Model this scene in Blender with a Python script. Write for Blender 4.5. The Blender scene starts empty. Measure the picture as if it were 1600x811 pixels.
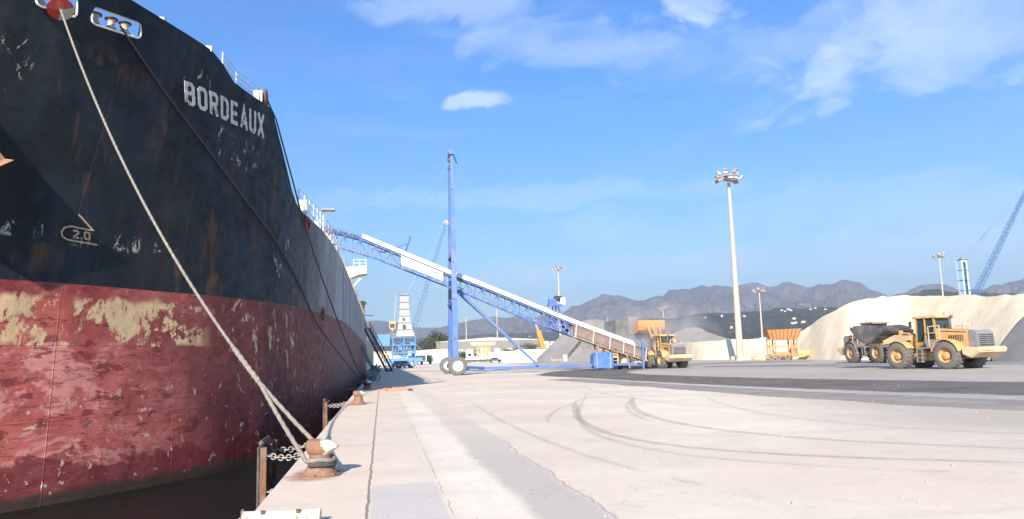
import bpy, bmesh, math, random
from mathutils import Vector, Matrix
random.seed(7)
R = math.radians
scene = bpy.context.scene
COL = scene.collection

# ---------------------------------------------------------------- materials
class Mat:
    def __init__(s, name, rough=0.6, metal=0.0, spec=0.5):
        s.m = bpy.data.materials.new(name); s.m.use_nodes = True
        s.nt = s.m.node_tree; s.b = s.nt.nodes['Principled BSDF']
        s.b.inputs['Roughness'].default_value = rough; s.b.inputs['Metallic'].default_value = metal
        s.b.inputs['Specular IOR Level'].default_value = spec
        s.tc = s.nt.nodes.new('ShaderNodeTexCoord')
    def n(s, t): return s.nt.nodes.new(t)
    def L(s, a, b): s.nt.links.new(a, b)
    def put(s, sock, v):
        if isinstance(v, (int, float)): sock.default_value = v
        elif isinstance(v, (tuple, list)): sock.default_value = (tuple(v)+(1,))[:len(sock.default_value)]
        else: s.L(v, sock)
    def noise(s, scale, stretch=(1,1,1), detail=4, rough=0.55, dist=0.0, shift=(0,0,0)):
        mp = s.n('ShaderNodeMapping'); mp.inputs['Scale'].default_value = stretch; mp.inputs['Location'].default_value = shift
        s.L(s.tc.outputs['Object'], mp.inputs[0])
        q = s.n('ShaderNodeTexNoise'); q.inputs['Scale'].default_value = scale; q.inputs['Detail'].default_value = detail
        q.inputs['Roughness'].default_value = rough; q.inputs['Distortion'].default_value = dist
        s.L(mp.outputs[0], q.inputs['Vector']); return q.outputs['Fac']
    def step(s, v, lo, hi, a=0.0, b=1.0):
        r = s.n('ShaderNodeMapRange'); r.interpolation_type = 'SMOOTHSTEP'
        r.inputs['From Min'].default_value = lo; r.inputs['From Max'].default_value = hi
        r.inputs['To Min'].default_value = a; r.inputs['To Max'].default_value = b
        s.put(r.inputs['Value'], v); return r.outputs[0]
    def op(s, o, a, b=0.0):
        q = s.n('ShaderNodeMath'); q.operation = o; s.put(q.inputs[0], a); s.put(q.inputs[1], b); return q.outputs[0]
    def mul(s, *v):
        r = v[0]
        for q in v[1:]: r = s.op('MULTIPLY', r, q)
        return r
    def mix(s, f, a, b):
        q = s.n('ShaderNodeMix'); q.data_type = 'RGBA'
        s.put(q.inputs[0], f); s.put(q.inputs[6], a); s.put(q.inputs[7], b); return q.outputs[2]
    def xyz(s):
        q = s.n('ShaderNodeSeparateXYZ'); s.L(s.tc.outputs['Object'], q.inputs[0]); return q.outputs
    def band(s, v, lo, hi, soft):           # 1 between lo and hi
        return s.mul(s.step(v, lo-soft, lo+soft), s.step(v, hi-soft, hi+soft, 1.0, 0.0))
    def bump(s, h, strength=0.3, dist=0.05):
        q = s.n('ShaderNodeBump'); q.inputs['Strength'].default_value = strength; q.inputs['Distance'].default_value = dist
        s.put(q.inputs['Height'], h); s.L(q.outputs[0], s.b.inputs['Normal'])
    def col(s, c): s.put(s.b.inputs['Base Color'], c); return s
    def rough(s, r): s.put(s.b.inputs['Roughness'], r); return s

def dk(c, k): return tuple(x*k for x in c)
def paint(name, c, rough=0.5, wear=(0.16,0.08,0.045), amount=0.45, scale=1.5, metal=0.0):
    M = Mat(name, rough, metal)
    v = M.mix(M.noise(scale*0.6), dk(c, 0.78), tuple(min(1, x*1.12) for x in c))
    w = M.step(M.noise(scale*3, (1,1,0.45), 6, 0.65), 0.62-0.12*amount, 0.70)
    v = M.mix(M.mul(w, min(1, amount*1.6)), v, wear)
    d = M.step(M.noise(scale*0.8, detail=3, shift=(3,1,7)), 0.42, 0.7)
    v = M.mix(M.mul(d, 0.42), v, (0.26,0.22,0.18))
    d2 = M.step(M.noise(scale*2.2, (1,1,0.5), 6, 0.7, shift=(9,1,2)), 0.5, 0.68)
    v = M.mix(M.mul(d2, 0.30), v, dk(c, 0.55))
    M.col(v); M.rough(M.step(M.noise(scale*4), 0.2, 0.8, rough-0.12, min(1, rough+0.2)))
    M.bump(M.noise(scale*8), 0.12, 0.02); return M.m
def plain(name, c, rough=0.6, metal=0.0, var=0.2, scale=3.0):
    M = Mat(name, rough, metal)
    M.col(M.mix(M.noise(scale, detail=5), dk(c, 1-var), tuple(min(1, x*(1+var)) for x in c)))
    M.bump(M.noise(scale*5), 0.15, 0.02); return M.m

# ---------------------------------------------------------------- geometry
class MB:
    def __init__(s): s.v = []; s.f = []
    def add(s, vs, fs):
        o = len(s.v); s.v += [tuple(p) for p in vs]; s.f += [tuple(i+o for i in f) for f in fs]; return s
    def box(s, c, size, rz=0.0, rx=0.0, ry=0.0, taper=1.0):
        m = Matrix.Translation(c) @ Matrix.Rotation(rz, 4, 'Z') @ Matrix.Rotation(ry, 4, 'Y') @ Matrix.Rotation(rx, 4, 'X')
        a, b, h = size[0]/2, size[1]/2, size[2]/2
        P = [m @ Vector(p) for p in ((-a,-b,-h),(a,-b,-h),(a,b,-h),(-a,b,-h),(-a*taper,-b*taper,h),(a*taper,-b*taper,h),(a*taper,b*taper,h),(-a*taper,b*taper,h))]
        return s.add(P, [(0,3,2,1),(4,5,6,7),(0,1,5,4),(1,2,6,5),(2,3,7,6),(3,0,4,7)])
    def bbox(s, x0, x1, y0, y1, z0, z1): return s.box(((x0+x1)/2,(y0+y1)/2,(z0+z1)/2), (abs(x1-x0),abs(y1-y0),abs(z1-z0)))
    def tube(s, pts, r, n=8, cap=True, r2=None, closed=False):
        pts = [Vector(p) for p in pts]; N = len(pts); rings = []
        up = Vector((0,0,1))
        for i, p in enumerate(pts):
            if closed: d = (pts[(i+1) % N]-pts[i-1])
            else: d = (pts[min(i+1,N-1)]-pts[max(i-1,0)])
            d.normalize()
            if abs(d.dot(up)) > 0.95: a = Vector((1,0,0))
            else: a = up
            u = d.cross(a).normalized(); w = u.cross(d).normalized()
            rr = r if r2 is None else r+(r2-r)*i/max(1, N-1)
            rings.append([p+u*rr*math.cos(2*math.pi*k/n+math.pi/n)+w*rr*math.sin(2*math.pi*k/n+math.pi/n) for k in range(n)])
        vs = [q for g in rings for q in g]; fs = []
        for i in range(N if closed else N-1):
            j = (i+1) % N
            for k in range(n):
                k2 = (k+1) % n; fs.append((i*n+k, i*n+k2, j*n+k2, j*n+k))
        if cap and not closed: fs += [tuple(range(n-1,-1,-1)), tuple((N-1)*n+k for k in range(n))]
        return s.add(vs, fs)
    def bar(s, a, b, w, h=None):             # square bar
        return s.tube([a, b], w*0.7071, 4)
    def cyl(s, c, r, h, n=20, axis='Z', r2=None):
        d = {'X':Vector((1,0,0)),'Y':Vector((0,1,0)),'Z':Vector((0,0,1))}[axis]; c = Vector(c)
        return s.tube([c-d*h/2, c+d*h/2], r, n, True, r2)
    def lathe(s, prof, c=(0,0,0), n=24, axis='Z', cap=True):  # prof [(r, h)]
        vs = []
        for r, h in prof:
            for k in range(n):
                a = 2*math.pi*k/n; x, y = r*math.cos(a), r*math.sin(a)
                p = {'Z':(x,y,h),'Y':(y,h,x),'X':(h,x,y)}[axis]
                vs.append((c[0]+p[0], c[1]+p[1], c[2]+p[2]))
        fs = []
        for i in range(len(prof)-1):
            for k in range(n):
                k2 = (k+1) % n; fs.append((i*n+k, i*n+k2, (i+1)*n+k2, (i+1)*n+k))
        if cap: fs += [tuple(range(n-1,-1,-1)), tuple((len(prof)-1)*n+k for k in range(n))]
        return s.add(vs, fs)
    def prism(s, poly, a, b, axis='Y'):      # poly in the plane across axis, extruded from a to b
        def P(u, v, t): return {'Y':(u,t,v),'X':(t,u,v),'Z':(u,v,t)}[axis]
        n = len(poly); vs = [P(u,v,a) for u,v in poly]+[P(u,v,b) for u,v in poly]
        fs = [tuple(range(n-1,-1,-1)), tuple(range(n,2*n))]+[(i,(i+1)%n,n+(i+1)%n,n+i) for i in range(n)]
        return s.add(vs, fs)
    def grid(s, rows, closed=False):
        n = len(rows[0]); vs = [p for r in rows for p in r]; fs = []
        for i in range(len(rows)-1):
            for k in range(n-1 if not closed else n):
                k2 = (k+1) % n; fs.append((i*n+k, i*n+k2, (i+1)*n+k2, (i+1)*n+k))
        return s.add(vs, fs)
    def build(s, name, mat, parent=None, smooth=False, bevel=0.0, fix=True):
        me = bpy.data.meshes.new(name); me.from_pydata([tuple(v) for v in s.v], [], s.f); me.update()
        if fix or bevel:
            bm = bmesh.new(); bm.from_mesh(me); bmesh.ops.recalc_face_normals(bm, faces=bm.faces)
            if bevel:
                es = [e for e in bm.edges if len(e.link_faces) == 2 and e.calc_face_angle(0) > 0.6]
                bmesh.ops.bevel(bm, geom=es, offset=bevel, segments=2, affect='EDGES', clamp_overlap=True)
            bm.to_mesh(me); bm.free()
        if smooth:
            for p in me.polygons: p.use_smooth = True
            try: me.set_sharp_from_angle(angle=R(40))
            except Exception: pass
        o = bpy.data.objects.new(name, me); COL.objects.link(o)
        if mat is not None: me.materials.append(mat)
        if parent is not None:
            o.parent = parent
            if parent.get('_w'): o.location = -Vector(parent.location)   # meshes given in world coordinates
        return o

def tag(o, label=None, cat=None, group=None, kind=None):
    if label: o['label'] = label
    if cat: o['category'] = cat
    if group: o['group'] = group
    if kind: o['kind'] = kind
    return o
ROOTS_W = []
def thing(name, label, cat, loc=(0,0,0), rz=0.0, group=None, world=False):
    o = bpy.data.objects.new(name, None); COL.objects.link(o); o.location = loc; o.rotation_euler = (0,0,rz)
    o.empty_display_size = 0.3
    if world: o['_w'] = 1; ROOTS_W.append(o)
    return tag(o, label, cat, group)
def dup(root, loc, rz, label, group=None, scale=1.0):
    def cp(o, par):
        c = o.copy(); COL.objects.link(c); c.parent = par
        for ch in kids.get(o.name, []): cp(ch, c)
        return c
    kids = {}
    for o in list(COL.objects):
        if o.parent: kids.setdefault(o.parent.name, []).append(o)
    r = cp(root, None); r.location = loc; r.rotation_euler = (0,0,rz); r.scale = (scale,)*3; r['label'] = label
    if group: r['group'] = group
    return r
def sub(o, parent):                          # a sub-part under a part of a world-space thing
    o.parent = parent; o.location = (0,0,0); return o

# ---------------------------------------------------------------- palette
blue_paint = paint('blue_paint', (0.060,0.145,0.41), 0.5, (0.10,0.13,0.20), 0.3, 0.6)
blue_far = plain('blue_far', (0.10,0.27,0.55), 0.6)
yellow_paint = paint('yellow_paint', (0.62,0.345,0.135), 0.5, (0.22,0.15,0.09), 0.35, 1.2)
orange_paint = paint('orange_paint', (0.60,0.22,0.03), 0.55, (0.18,0.09,0.04), 0.5, 1.0)
white_paint = paint('white_paint', (0.72,0.71,0.68), 0.5, (0.32,0.22,0.15), 0.2, 1.0)
cream_paint = plain('cream_paint', (0.66,0.58,0.42), 0.7, var=0.12, scale=0.5)
grey_paint = paint('grey_paint', (0.25,0.25,0.25), 0.6, (0.12,0.09,0.07), 0.3, 1.0)
dark_metal = paint('dark_metal', (0.035,0.035,0.038), 0.5, (0.12,0.08,0.06), 0.4, 1.0)
rust = paint('rust', (0.17,0.075,0.04), 0.85, (0.07,0.035,0.025), 0.7, 4.0)
rubber = plain('rubber', (0.055,0.052,0.05), 0.85, var=0.3, scale=4)
dusty_rubber = plain('dusty_rubber', (0.13,0.12,0.11), 0.9, var=0.3, scale=3)
galv = plain('galvanised', (0.55,0.55,0.54), 0.45, 0.3, var=0.12, scale=2)
light_grey = plain('light_grey', (0.50,0.50,0.49), 0.6, var=0.15, scale=0.6)
rope_light = Mat('rope_light', 0.9); rope_light.col(rope_light.mix(rope_light.noise(14, detail=5), (0.12,0.10,0.085), (0.31,0.275,0.235))); rope_light = rope_light.m
rope_dark = plain('rope_dark', (0.055,0.05,0.047), 0.9, var=0.4, scale=12)
glass_dark = Mat('cab_glass', 0.08, 0, 0.8); glass_dark.col((0.03,0.045,0.05)); glass_dark = glass_dark.m
# ---------------------------------------------------------------- hull shape
import math
XC = -15.15
KN = [(18.6,-15.15),(18.72,-14.4),(19.1,-13.6),(20.0,-12.45),(21.3,-11.15),(22.5,-10.1),(23.9,-8.95),(25.4,-7.9),(26.6,-7.1),(28.1,-6.1),
      (29.8,-5.2),(31.2,-4.55),(32.5,-4.15),(34.0,-3.8),(36.4,-3.38),(40.0,-3.02),(44.0,-2.82),(50.0,-2.7),(60.0,-2.65),(90.0,-2.65),(125.0,-2.65),(138.0,-2.65)]
_T = [0.0]
for _a, _b in zip(KN, KN[1:]):
    _T.append(_T[-1] + math.hypot(_b[0]-_a[0], _b[1]-_a[1]))
TMAX = _T[-1]
def base_curve(t):                       # Catmull-Rom through the knots, t = chord length from the stem
    t = max(0.0, min(TMAX - 1e-6, t))
    i = 0
    while i < len(_T) - 2 and t > _T[i+1]: i += 1
    h = _T[i+1] - _T[i]; u = (t - _T[i]) / h
    def slope(k, c):
        if k == 0: return (0.0 if c == 0 else 1.0)
        if k >= len(KN) - 1: return (KN[k][c]-KN[k-1][c])/(_T[k]-_T[k-1])
        a = (KN[k][c]-KN[k-1][c])/(_T[k]-_T[k-1]); b = (KN[k+1][c]-KN[k][c])/(_T[k+1]-_T[k])
        return 0.5*(a+b)
    out = []
    for c in (0, 1):
        p0, p1 = KN[i][c], KN[i+1][c]; m0, m1 = slope(i, c)*h, slope(i+1, c)*h
        u2, u3 = u*u, u*u*u
        out.append((2*u3-3*u2+1)*p0 + (u3-2*u2+u)*m0 + (-2*u3+3*u2)*p1 + (u3-u2)*m1)
    return out[0], out[1]                # y, x
def sm(a, b, x):
    x = max(0.0, min(1.0, (x-a)/(b-a))); return x*x*(3-2*x)
def hull_pt(t, z, side=1, off=0.0):
    y, x = base_curve(t)
    w = 1 - sm(8.0, 19.0, t)
    s = 3.6 * max(0.0, (z-3.0)/10.4)**1.6 * w
    s -= 0.9 * max(0.0, (3.0-z)/6.0) * (1 - sm(0.0, 12.0, t))
    if off:
        y2, x2 = base_curve(t+0.05); y1, x1 = base_curve(max(0, t-0.05))
        ty, tx = y2-y1, x2-x1; l = math.hypot(tx, ty) or 1
        y -= off*tx/l; x += off*ty/l
    y -= s
    if side < 0: x = 2*XC - x
    return (x, y, z)
def hull_t(y, z):                        # t of the starboard point with that y at that height
    a, b = 0.0, TMAX
    for _ in range(50):
        m = (a+b)/2
        if hull_pt(m, z)[1] < y: a = m
        else: b = m
    return a
# ---------------------------------------------------------------- camera model (survey of the photograph: bearings to real places)
F_PX, ROLL, EYE = 1155.0, 0.027, 1.6
_vx, _vy = 596-800, 564-405.5
_e = (math.cos(ROLL), -math.sin(ROLL)); _n = (math.sin(ROLL), math.cos(ROLL))
_u = _vx*_e[0]+_vy*_e[1]; _v = _vx*_n[0]+_vy*_n[1]
PITCH = math.atan(_v/F_PX); YAW = -math.atan2(_u, F_PX*math.cos(PITCH)+_v*math.sin(PITCH))
def ray(x, y):
    dx, dy = x-800, y-405.5
    a = dx*_e[0]+dy*_e[1]; b = dx*_n[0]+dy*_n[1]
    X, Y, Z = a, F_PX*math.cos(PITCH)+b*math.sin(PITCH), F_PX*math.sin(PITCH)-b*math.cos(PITCH)
    c, s = math.cos(YAW), math.sin(YAW)
    return Vector((X*c+Y*s, -X*s+Y*c, Z))
def at(x, y, Y):                 # point on that bearing at distance Y along the quay
    d = ray(x, y); return Vector((d.x*Y/d.y, Y, EYE+d.z*Y/d.y))
def atd(x, y, D):                # ... at horizontal distance D
    d = ray(x, y); k = D/math.hypot(d.x, d.y); return Vector((d.x*k, d.y*k, EYE+d.z*k))
# ---------------------------------------------------------------- ship materials
def hull_material():
    M = Mat('hull_paint', 0.5, 0, 0.28)
    x, y, z = M.xyz()[:3]
    # topsides: black-blue
    streak = M.noise(1.1, (1,1,0.07), 6, 0.6)
    mott = M.noise(0.35, (1,1,1), 5)
    c = M.mix(M.step(mott, 0.35, 0.65), (0.005,0.008,0.012), (0.014,0.022,0.032))
    c = M.mix(M.mul(M.step(M.noise(1.4, (1,1,0.05), 6, 0.7, 0, (15,2,0)), 0.58, 0.68), M.step(z, 12.0, 9.0), 0.55), c, (0.095,0.045,0.022))
    c = M.mix(M.mul(M.step(streak, 0.50, 0.75), 0.5), c, (0.040,0.045,0.050))
    aft = M.step(y, 31.0, 46.0)                               # chalky, faded paint on the long straight side
    c = M.mix(M.mul(aft, M.step(M.noise(0.5, (1,1,0.35), 5, shift=(4,2,2)), 0.3, 0.7, 0.45, 1.0)), c, (0.38,0.39,0.40))
    brown = M.step(M.noise(0.9, (1,1,0.12), 5, 0.6, shift=(9,0,3)), 0.55, 0.72)
    c = M.mix(M.mul(brown, 0.6), c, (0.040,0.023,0.015))
    def blob(y0, z0, ry, rz, n_lo, n_hi, sc, stretch=(1,1,1), sh=(0,0,0)):
        a = M.op('POWER', M.op('ABSOLUTE', M.op('DIVIDE', M.op('SUBTRACT', y, y0), ry)), 2.0)
        b = M.op('POWER', M.op('ABSOLUTE', M.op('DIVIDE', M.op('SUBTRACT', z, z0), rz)), 2.0)
        d = M.step(M.op('ADD', a, b), 0.2, 1.0, 1.0, 0.0)
        nn = M.noise(sc, stretch, 6, 0.65, shift=sh)
        return M.mul(M.step(M.op('ADD', nn, M.mul(d, 0.5)), n_lo+0.5, n_hi+0.5), M.step(d, 0.0, 0.35))
    # rust runs and stains with shapes of their own
    for (y0, z0, ry, rz, k) in ((27.9,5.6,0.42,1.9,0.9),(28.2,4.2,0.5,0.9,0.9),(22.9,4.75,0.75,0.55,0.85),(26.75,5.0,0.16,0.5,0.9),(25.2,9.2,0.35,0.7,0.75),
                                (24.0,10.6,0.8,0.5,0.6),(22.8,10.9,0.6,0.4,0.8),(31.6,8.0,0.35,2.2,0.55),(30.2,6.2,0.3,1.9,0.4),(36.8,7.4,0.3,1.1,0.6),(33.6,4.3,0.7,0.6,0.4)):
        c = M.mix(M.mul(blob(y0, z0, ry*1.35, rz*1.25, 0.36, 0.68, 2.6, (1,1,0.22), (y0,0,z0)), k*0.85), c, (0.115,0.052,0.026))
    # bright scrapes
    scr = M.step(M.noise(2.6, (1,1,0.55), 7, 0.75, 0.6, (2,5,1)), 0.575, 0.60)
    zone = M.op('MAXIMUM', blob(28.6, 9.7, 2.6, 0.9, 0.30, 0.5, 0.7), blob(26.2, 11.4, 1.1, 0.8, 0.30, 0.5, 0.7, sh=(1,1,1)))
    zone = M.op('MAXIMUM', zone, blob(24.0, 5.5, 3.6, 0.45, 0.32, 0.5, 0.8, sh=(3,1,1)))
    zone = M.op('MAXIMUM', zone, blob(20.9, 9.8, 0.8, 1.3, 0.35, 0.5, 0.8, sh=(3,4,1)))
    zone = M.op('MAXIMUM', zone, blob(32.5, 5.5, 2.0, 2.4, 0.42, 0.6, 0.8, sh=(6,4,1)))
    c = M.mix(M.mul(scr, zone), c, (0.42,0.40,0.34))
    top = c
    # bottom paint: red over pink and old cream primer
    r = M.mix(M.step(M.noise(0.5, detail=6), 0.38, 0.62), (0.27,0.048,0.044), (0.45,0.115,0.098))
    r = M.mix(M.mul(M.step(M.noise(0.42, (1,1,1.8), 9, 0.72, 0.5, (5,2,8)), 0.485, 0.53), M.step(z, 2.9, 2.1), M.step(y, 24.0, 28.5, 0.72, 0.05)), r, (0.62,0.27,0.235))  # pink paint near the bow, lifted to put sunlit brightness into the colour
    r = M.mix(M.mul(M.step(M.noise(1.2, (1,1,2.5), 6, 0.7, 0.3, (2,8,8)), 0.56, 0.585), 0.75), r, (0.155,0.020,0.026))
    r = M.mix(M.mul(M.step(M.noise(2.2, (1,1,4.5), 8, 0.75, 0.3, (12,8,8)), 0.53, 0.58), 0.55), r, (0.17,0.036,0.036))
    r = M.mix(M.mul(M.step(M.op('ADD', y, M.mul(M.noise(0.4, (1,1,0.5), 6, 0.65), 3.0)), 25.6, 31.0), 0.80), r, (0.095,0.022,0.025))  # maroon aft: older paint, with the hull's turn into shade put into the colour
    low = M.step(M.op('ADD', z, M.mul(M.noise(0.8, (1,1,1), 6, 0.6, shift=(1,1,5)), 2.4)), 0.25, 0.05)
    r = M.mix(M.mul(low, 0.85), r, (0.13,0.018,0.024))
    fl = M.step(M.noise(3.2, (1,1,0.8), 5, 0.6, 0.5, (8,1,1)), 0.625, 0.65)
    r = M.mix(M.mul(fl, M.step(z, 1.6, 0.2, 0.25, 0.95)), r, (0.50,0.36,0.28))
    fb = M.step(M.noise(2.1, (1,1,0.8), 5, 0.6, 0.5, (3,1,7)), 0.67, 0.70)
    r = M.mix(M.mul(fb, M.step(z, 2.2, 0.9)), r, (0.24,0.29,0.30))
    cream_n = M.step(M.op('ADD', M.noise(0.62, (1,1,0.9), 9, 0.74, 0.2, (2.4,1.2,5)), M.mul(M.op('SUBTRACT', M.noise(5, (1,1,0.35), 6, 0.75), 0.5), 0.22)), 0.465, 0.49)
    cz = M.mul(M.band(M.op('ADD', z, M.mul(M.op('SUBTRACT', M.noise(1.1, detail=6), 0.5), 0.8)), 2.28, 3.70, 0.10), M.step(z, 2.22, 2.30), M.step(y, 27.4, 28.3, 1.0, 0.0))
    r = M.mix(M.mul(cream_n, cz, M.step(M.noise(6, (1,1,0.3), 5, 0.7), 0.34, 0.44)), r, M.mix(M.noise(4, detail=6), (0.50,0.33,0.17), (0.66,0.49,0.30)))
    cz2 = M.mul(M.band(z, 1.5, 4.0, 0.3), M.band(y, 29.0, 34.5, 0.6))
    cn2 = M.step(M.noise(1.6, (1,1,0.45), 7, 0.72, 0.8, (6,1,2)), 0.575, 0.60)
    r = M.mix(M.mul(cn2, cz2), r, (0.50,0.38,0.24))
    gr = M.step(M.noise(0.6, (1,1,1.4), 5, 0.6, 0.2, (7,7,2)), 0.57, 0.64)
    r = M.mix(M.mul(gr, M.band(z, 1.4, 2.5, 0.3), 0.55, M.step(y, 28, 29.5, 1, 0)), r, (0.16,0.10,0.025))
    r = M.mix(M.mul(M.step(y, 36.0, 56.0), 0.6), r, (0.20,0.095,0.09))
    r = M.mix(M.mul(M.step(M.noise(1.3, (1,1,0.06), 6, 0.65, shift=(1,1,1)), 0.5, 0.75), 0.5), r, (0.10,0.035,0.03))
    slime = M.step(M.op('ADD', z, M.mul(M.noise(2.0, detail=5), 0.25)), -1.62, -1.85)
    r = M.mix(slime, r, (0.045,0.03,0.022))
    edge = M.op('ADD', z, M.mul(M.step(y, 36, 60), -0.42))
    f = M.step(M.op('ADD', edge, M.mul(M.op('SUBTRACT', M.noise(9, (1,1,1)), 0.5), 0.02)), 4.085, 4.115)
    c = M.mix(f, r, top)
    # weld seams: thin lines of strakes and butts
    def seam(v, per, off):
        q = M.op('FRACT', M.op('DIVIDE', M.op('ADD', v, off), per))
        return M.step(M.op('ABSOLUTE', M.op('SUBTRACT', q, 0.5)), 0.5-0.018/per, 0.5-0.004/per)
    sh = M.op('MAXIMUM', seam(z, 2.15, 40.7), seam(y, 3.4, 41.1))
    c = M.mix(M.mul(sh, 0.22, M.step(M.noise(1.7, detail=4), 0.40, 0.6)), c, (0.12,0.10,0.09))
    M.col(c)
    M.rough(M.step(M.noise(2.5, detail=5), 0.25, 0.75, 0.48, 0.80))
    # plating pulled in between the frames, plus small dents
    fr = M.mul(M.op('ABSOLUTE', M.op('SUBTRACT', M.op('FRACT', M.op('DIVIDE', y, 0.85)), 0.5)), 0.05, M.step(y, 50, 35))
    h = M.op('ADD', M.mul(sh, 0.5), M.op('ADD', M.mul(M.noise(0.7, detail=3), 2.4), M.op('ADD', fr, M.mul(M.noise(5, detail=4), 0.12))))
    M.bump(h, 0.45, 0.07)
    return M.m
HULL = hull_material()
letter_mat = Mat('letter_paint', 0.7)
letter_mat.col(letter_mat.mix(letter_mat.step(letter_mat.noise(5, detail=7, rough=0.75), 0.54, 0.60), (0.60,0.57,0.50), (0.10,0.10,0.10))); letter_mat = letter_mat.m
mark_mat = Mat('mark_paint', 0.7)
mark_mat.col(mark_mat.mix(mark_mat.step(mark_mat.noise(6, detail=7, rough=0.75), 0.60, 0.64), (0.58,0.36,0.24), (0.05,0.05,0.05))); mark_mat = mark_mat.m
deck_mat = paint('deck_paint', (0.16,0.06,0.04), 0.8, (0.1,0.07,0.05), 0.5, 0.8)
bulwark_in = HULL

# ---------------------------------------------------------------- the ship
ZS = 11.2
def ztop(t):
    P = [(0,12.83),(13.7,12.83),(14.2,12.62),(14.75,12.24),(15.4,12.19),(17.0,12.19),(17.15,12.10),(17.75,11.2),(18.6,10.1),(19.3,9.25),(19.9,8.8),(20.8,8.55),(24,8.5),(40,8.6),(TMAX,8.65)]
    for (a, za), (b, zb) in zip(P, P[1:]):
        if t <= b: return za+(zb-za)*(t-a)/(b-a)
    return P[-1][1]
SHIP = thing('cargo_ship', 'huge black and red bulk carrier moored along the quay, rusty bow nearest', 'ship', (XC, 20.0, -2.2), world=True)
ts = []
t = 0.0
while t < TMAX:
    ts.append(t); t += 0.16 if t < 1.5 else 0.35 if t < 26 else (1.5 if t < 45 else 6.0)
ts += [13.7,14.75,17.0,17.15,17.75,19.3,19.9,20.8, TMAX-1e-4]
ts = sorted(set(round(t, 4) for t in ts))
zl = [-6.0,-4.5,-3.2,-2.2,-1.2,0,1.2,2.4,3.6,4.6,5.6,6.6,7.6,8.6,9.6,10.4,11.2]
mb = MB()
def station(t, side):
    zt = min(ZS, ztop(t)); row = []
    for z in zl:
        zz = -6 + (z+6)*(zt+6)/(ZS+6); row.append(hull_pt(t, zz, side))
    return row
rows = [station(t, -1) for t in reversed(ts)] + [station(t, 1) for t in ts[1:]]
mb.grid(rows)
# transom
mb.grid([[Vector(a).lerp(Vector(b), k/4) for k in range(5)] for a, b in zip(station(ts[-1], -1), station(ts[-1], 1))])
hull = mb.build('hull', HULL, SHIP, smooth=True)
bm = bmesh.new(); bm.from_mesh(hull.data); bmesh.ops.remove_doubles(bm, verts=bm.verts, dist=0.001); bmesh.ops.recalc_face_normals(bm, faces=bm.faces); bm.to_mesh(hull.data); bm.free()

# bulwark and forecastle side above z 11.2, with the mooring openings cut through it
tb = [t for t in ts if t <= 17.75]
def shell(side):
    n = 6; out = []; inn = []
    for t in tb:
        zt = max(ZS+0.002, ztop(t))
        out.append([hull_pt(t, ZS+(zt-ZS)*k/n, side) for k in range(n+1)])
        inn.append([hull_pt(t, ZS+(zt-ZS)*k/n, 1, -0.11) if side > 0 else (lambda p: (2*XC-p[0], p[1], p[2]))(hull_pt(t, ZS+(zt-ZS)*k/n, 1, -0.11)) for k in range(n+1)])
    return out, inn
mb = MB()
o1, i1 = shell(1); o2, i2 = shell(-1)
outer = list(reversed(o2))+o1[1:]; inner = list(reversed(i2))+i1[1:]
n = len(outer[0])
ring = [list(a)+list(reversed(b)) for a, b in zip(outer, inner)]
mb.grid(ring, closed=True)
mb.f.append(tuple(range(2*n-1, -1, -1))); mb.f.append(tuple((len(ring)-1)*2*n+k for k in range(2*n)))
bul = mb.build('bulwark', HULL, SHIP, smooth=False)
def open_frame(ta, tb_, za0, za1, zb0, zb1):
    """rounded opening: corners on the hull at parameters ta/tb_, heights (lower, upper) at both ends"""
    A0, B0 = Vector(hull_pt(ta, (za0+za1)/2)), Vector(hull_pt(tb_, (zb0+zb1)/2))
    dirv = (B0-A0); dirv.z = 0; Ln = dirv.length; dirv.normalize()
    nrm = Vector((dirv.y, -dirv.x, 0))
    if nrm.x < 0: nrm = -nrm
    pts = []; rr = 0.17
    q = [(0,za0),(Ln,zb0),(Ln,zb1),(0,za1)]
    for i in range(4):
        p = Vector((q[i][0], q[i][1], 0)); a = Vector((q[i-1][0], q[i-1][1], 0)); b = Vector((q[(i+1)%4][0], q[(i+1)%4][1], 0))
        da, db = (a-p).normalized(), (b-p).normalized()
        for k in range(5):
            u = k/4; s0 = p+da*rr; s1 = p+db*rr
            c = s0.lerp(p, u).lerp(p.lerp(s1, u), u); pts.append((c.x, c.y))
    W = [A0+dirv*u+Vector((0,0,0)) for u, v in pts]
    W = [Vector((w.x, w.y, v)) for w, (u, v) in zip(W, pts)]
    return W, nrm, dirv, A0
OPEN = [open_frame(7.98, 9.10, 11.42, 12.18, 11.52, 12.28), open_frame(9.52, 11.06, 11.58, 12.12, 11.84, 12.36)]
for W, nrm, dirv, A0 in OPEN:
    c = MB(); k = len(W)
    c.add([w+nrm*0.8 for w in W]+[w-nrm*0.8 for w in W], [tuple(range(k)), tuple(range(2*k-1, k-1, -1))]+[(i, k+i, k+(i+1)%k, (i+1)%k) for i in range(k)])
    cut = c.build('cut', None)
    md = bul.modifiers.new('b', 'BOOLEAN'); md.operation = 'DIFFERENCE'; md.object = cut; md.solver = 'EXACT'
    cut.location = bul.location + Vector(SHIP.location)
    bpy.context.view_layer.update()
    dg = bpy.context.evaluated_depsgraph_get()
    me = bpy.data.meshes.new_from_object(bul.evaluated_get(dg)); old = bul.data; bul.modifiers.clear(); bul.data = me
    bpy.data.objects.remove(cut)
bul.data.name = 'bulwark'
if not bul.data.materials: bul.data.materials.append(HULL)
roller_mat = paint('roller_paint', (0.45,0.36,0.27), 0.6, (0.2,0.09,0.05), 0.6, 5)
black_cap = plain('black_cap', (0.03,0.03,0.032), 0.6)
rust_dark = paint('rust_dark', (0.13,0.05,0.03), 0.85, (0.05,0.03,0.02), 0.6, 4)
HOLES = []
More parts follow.
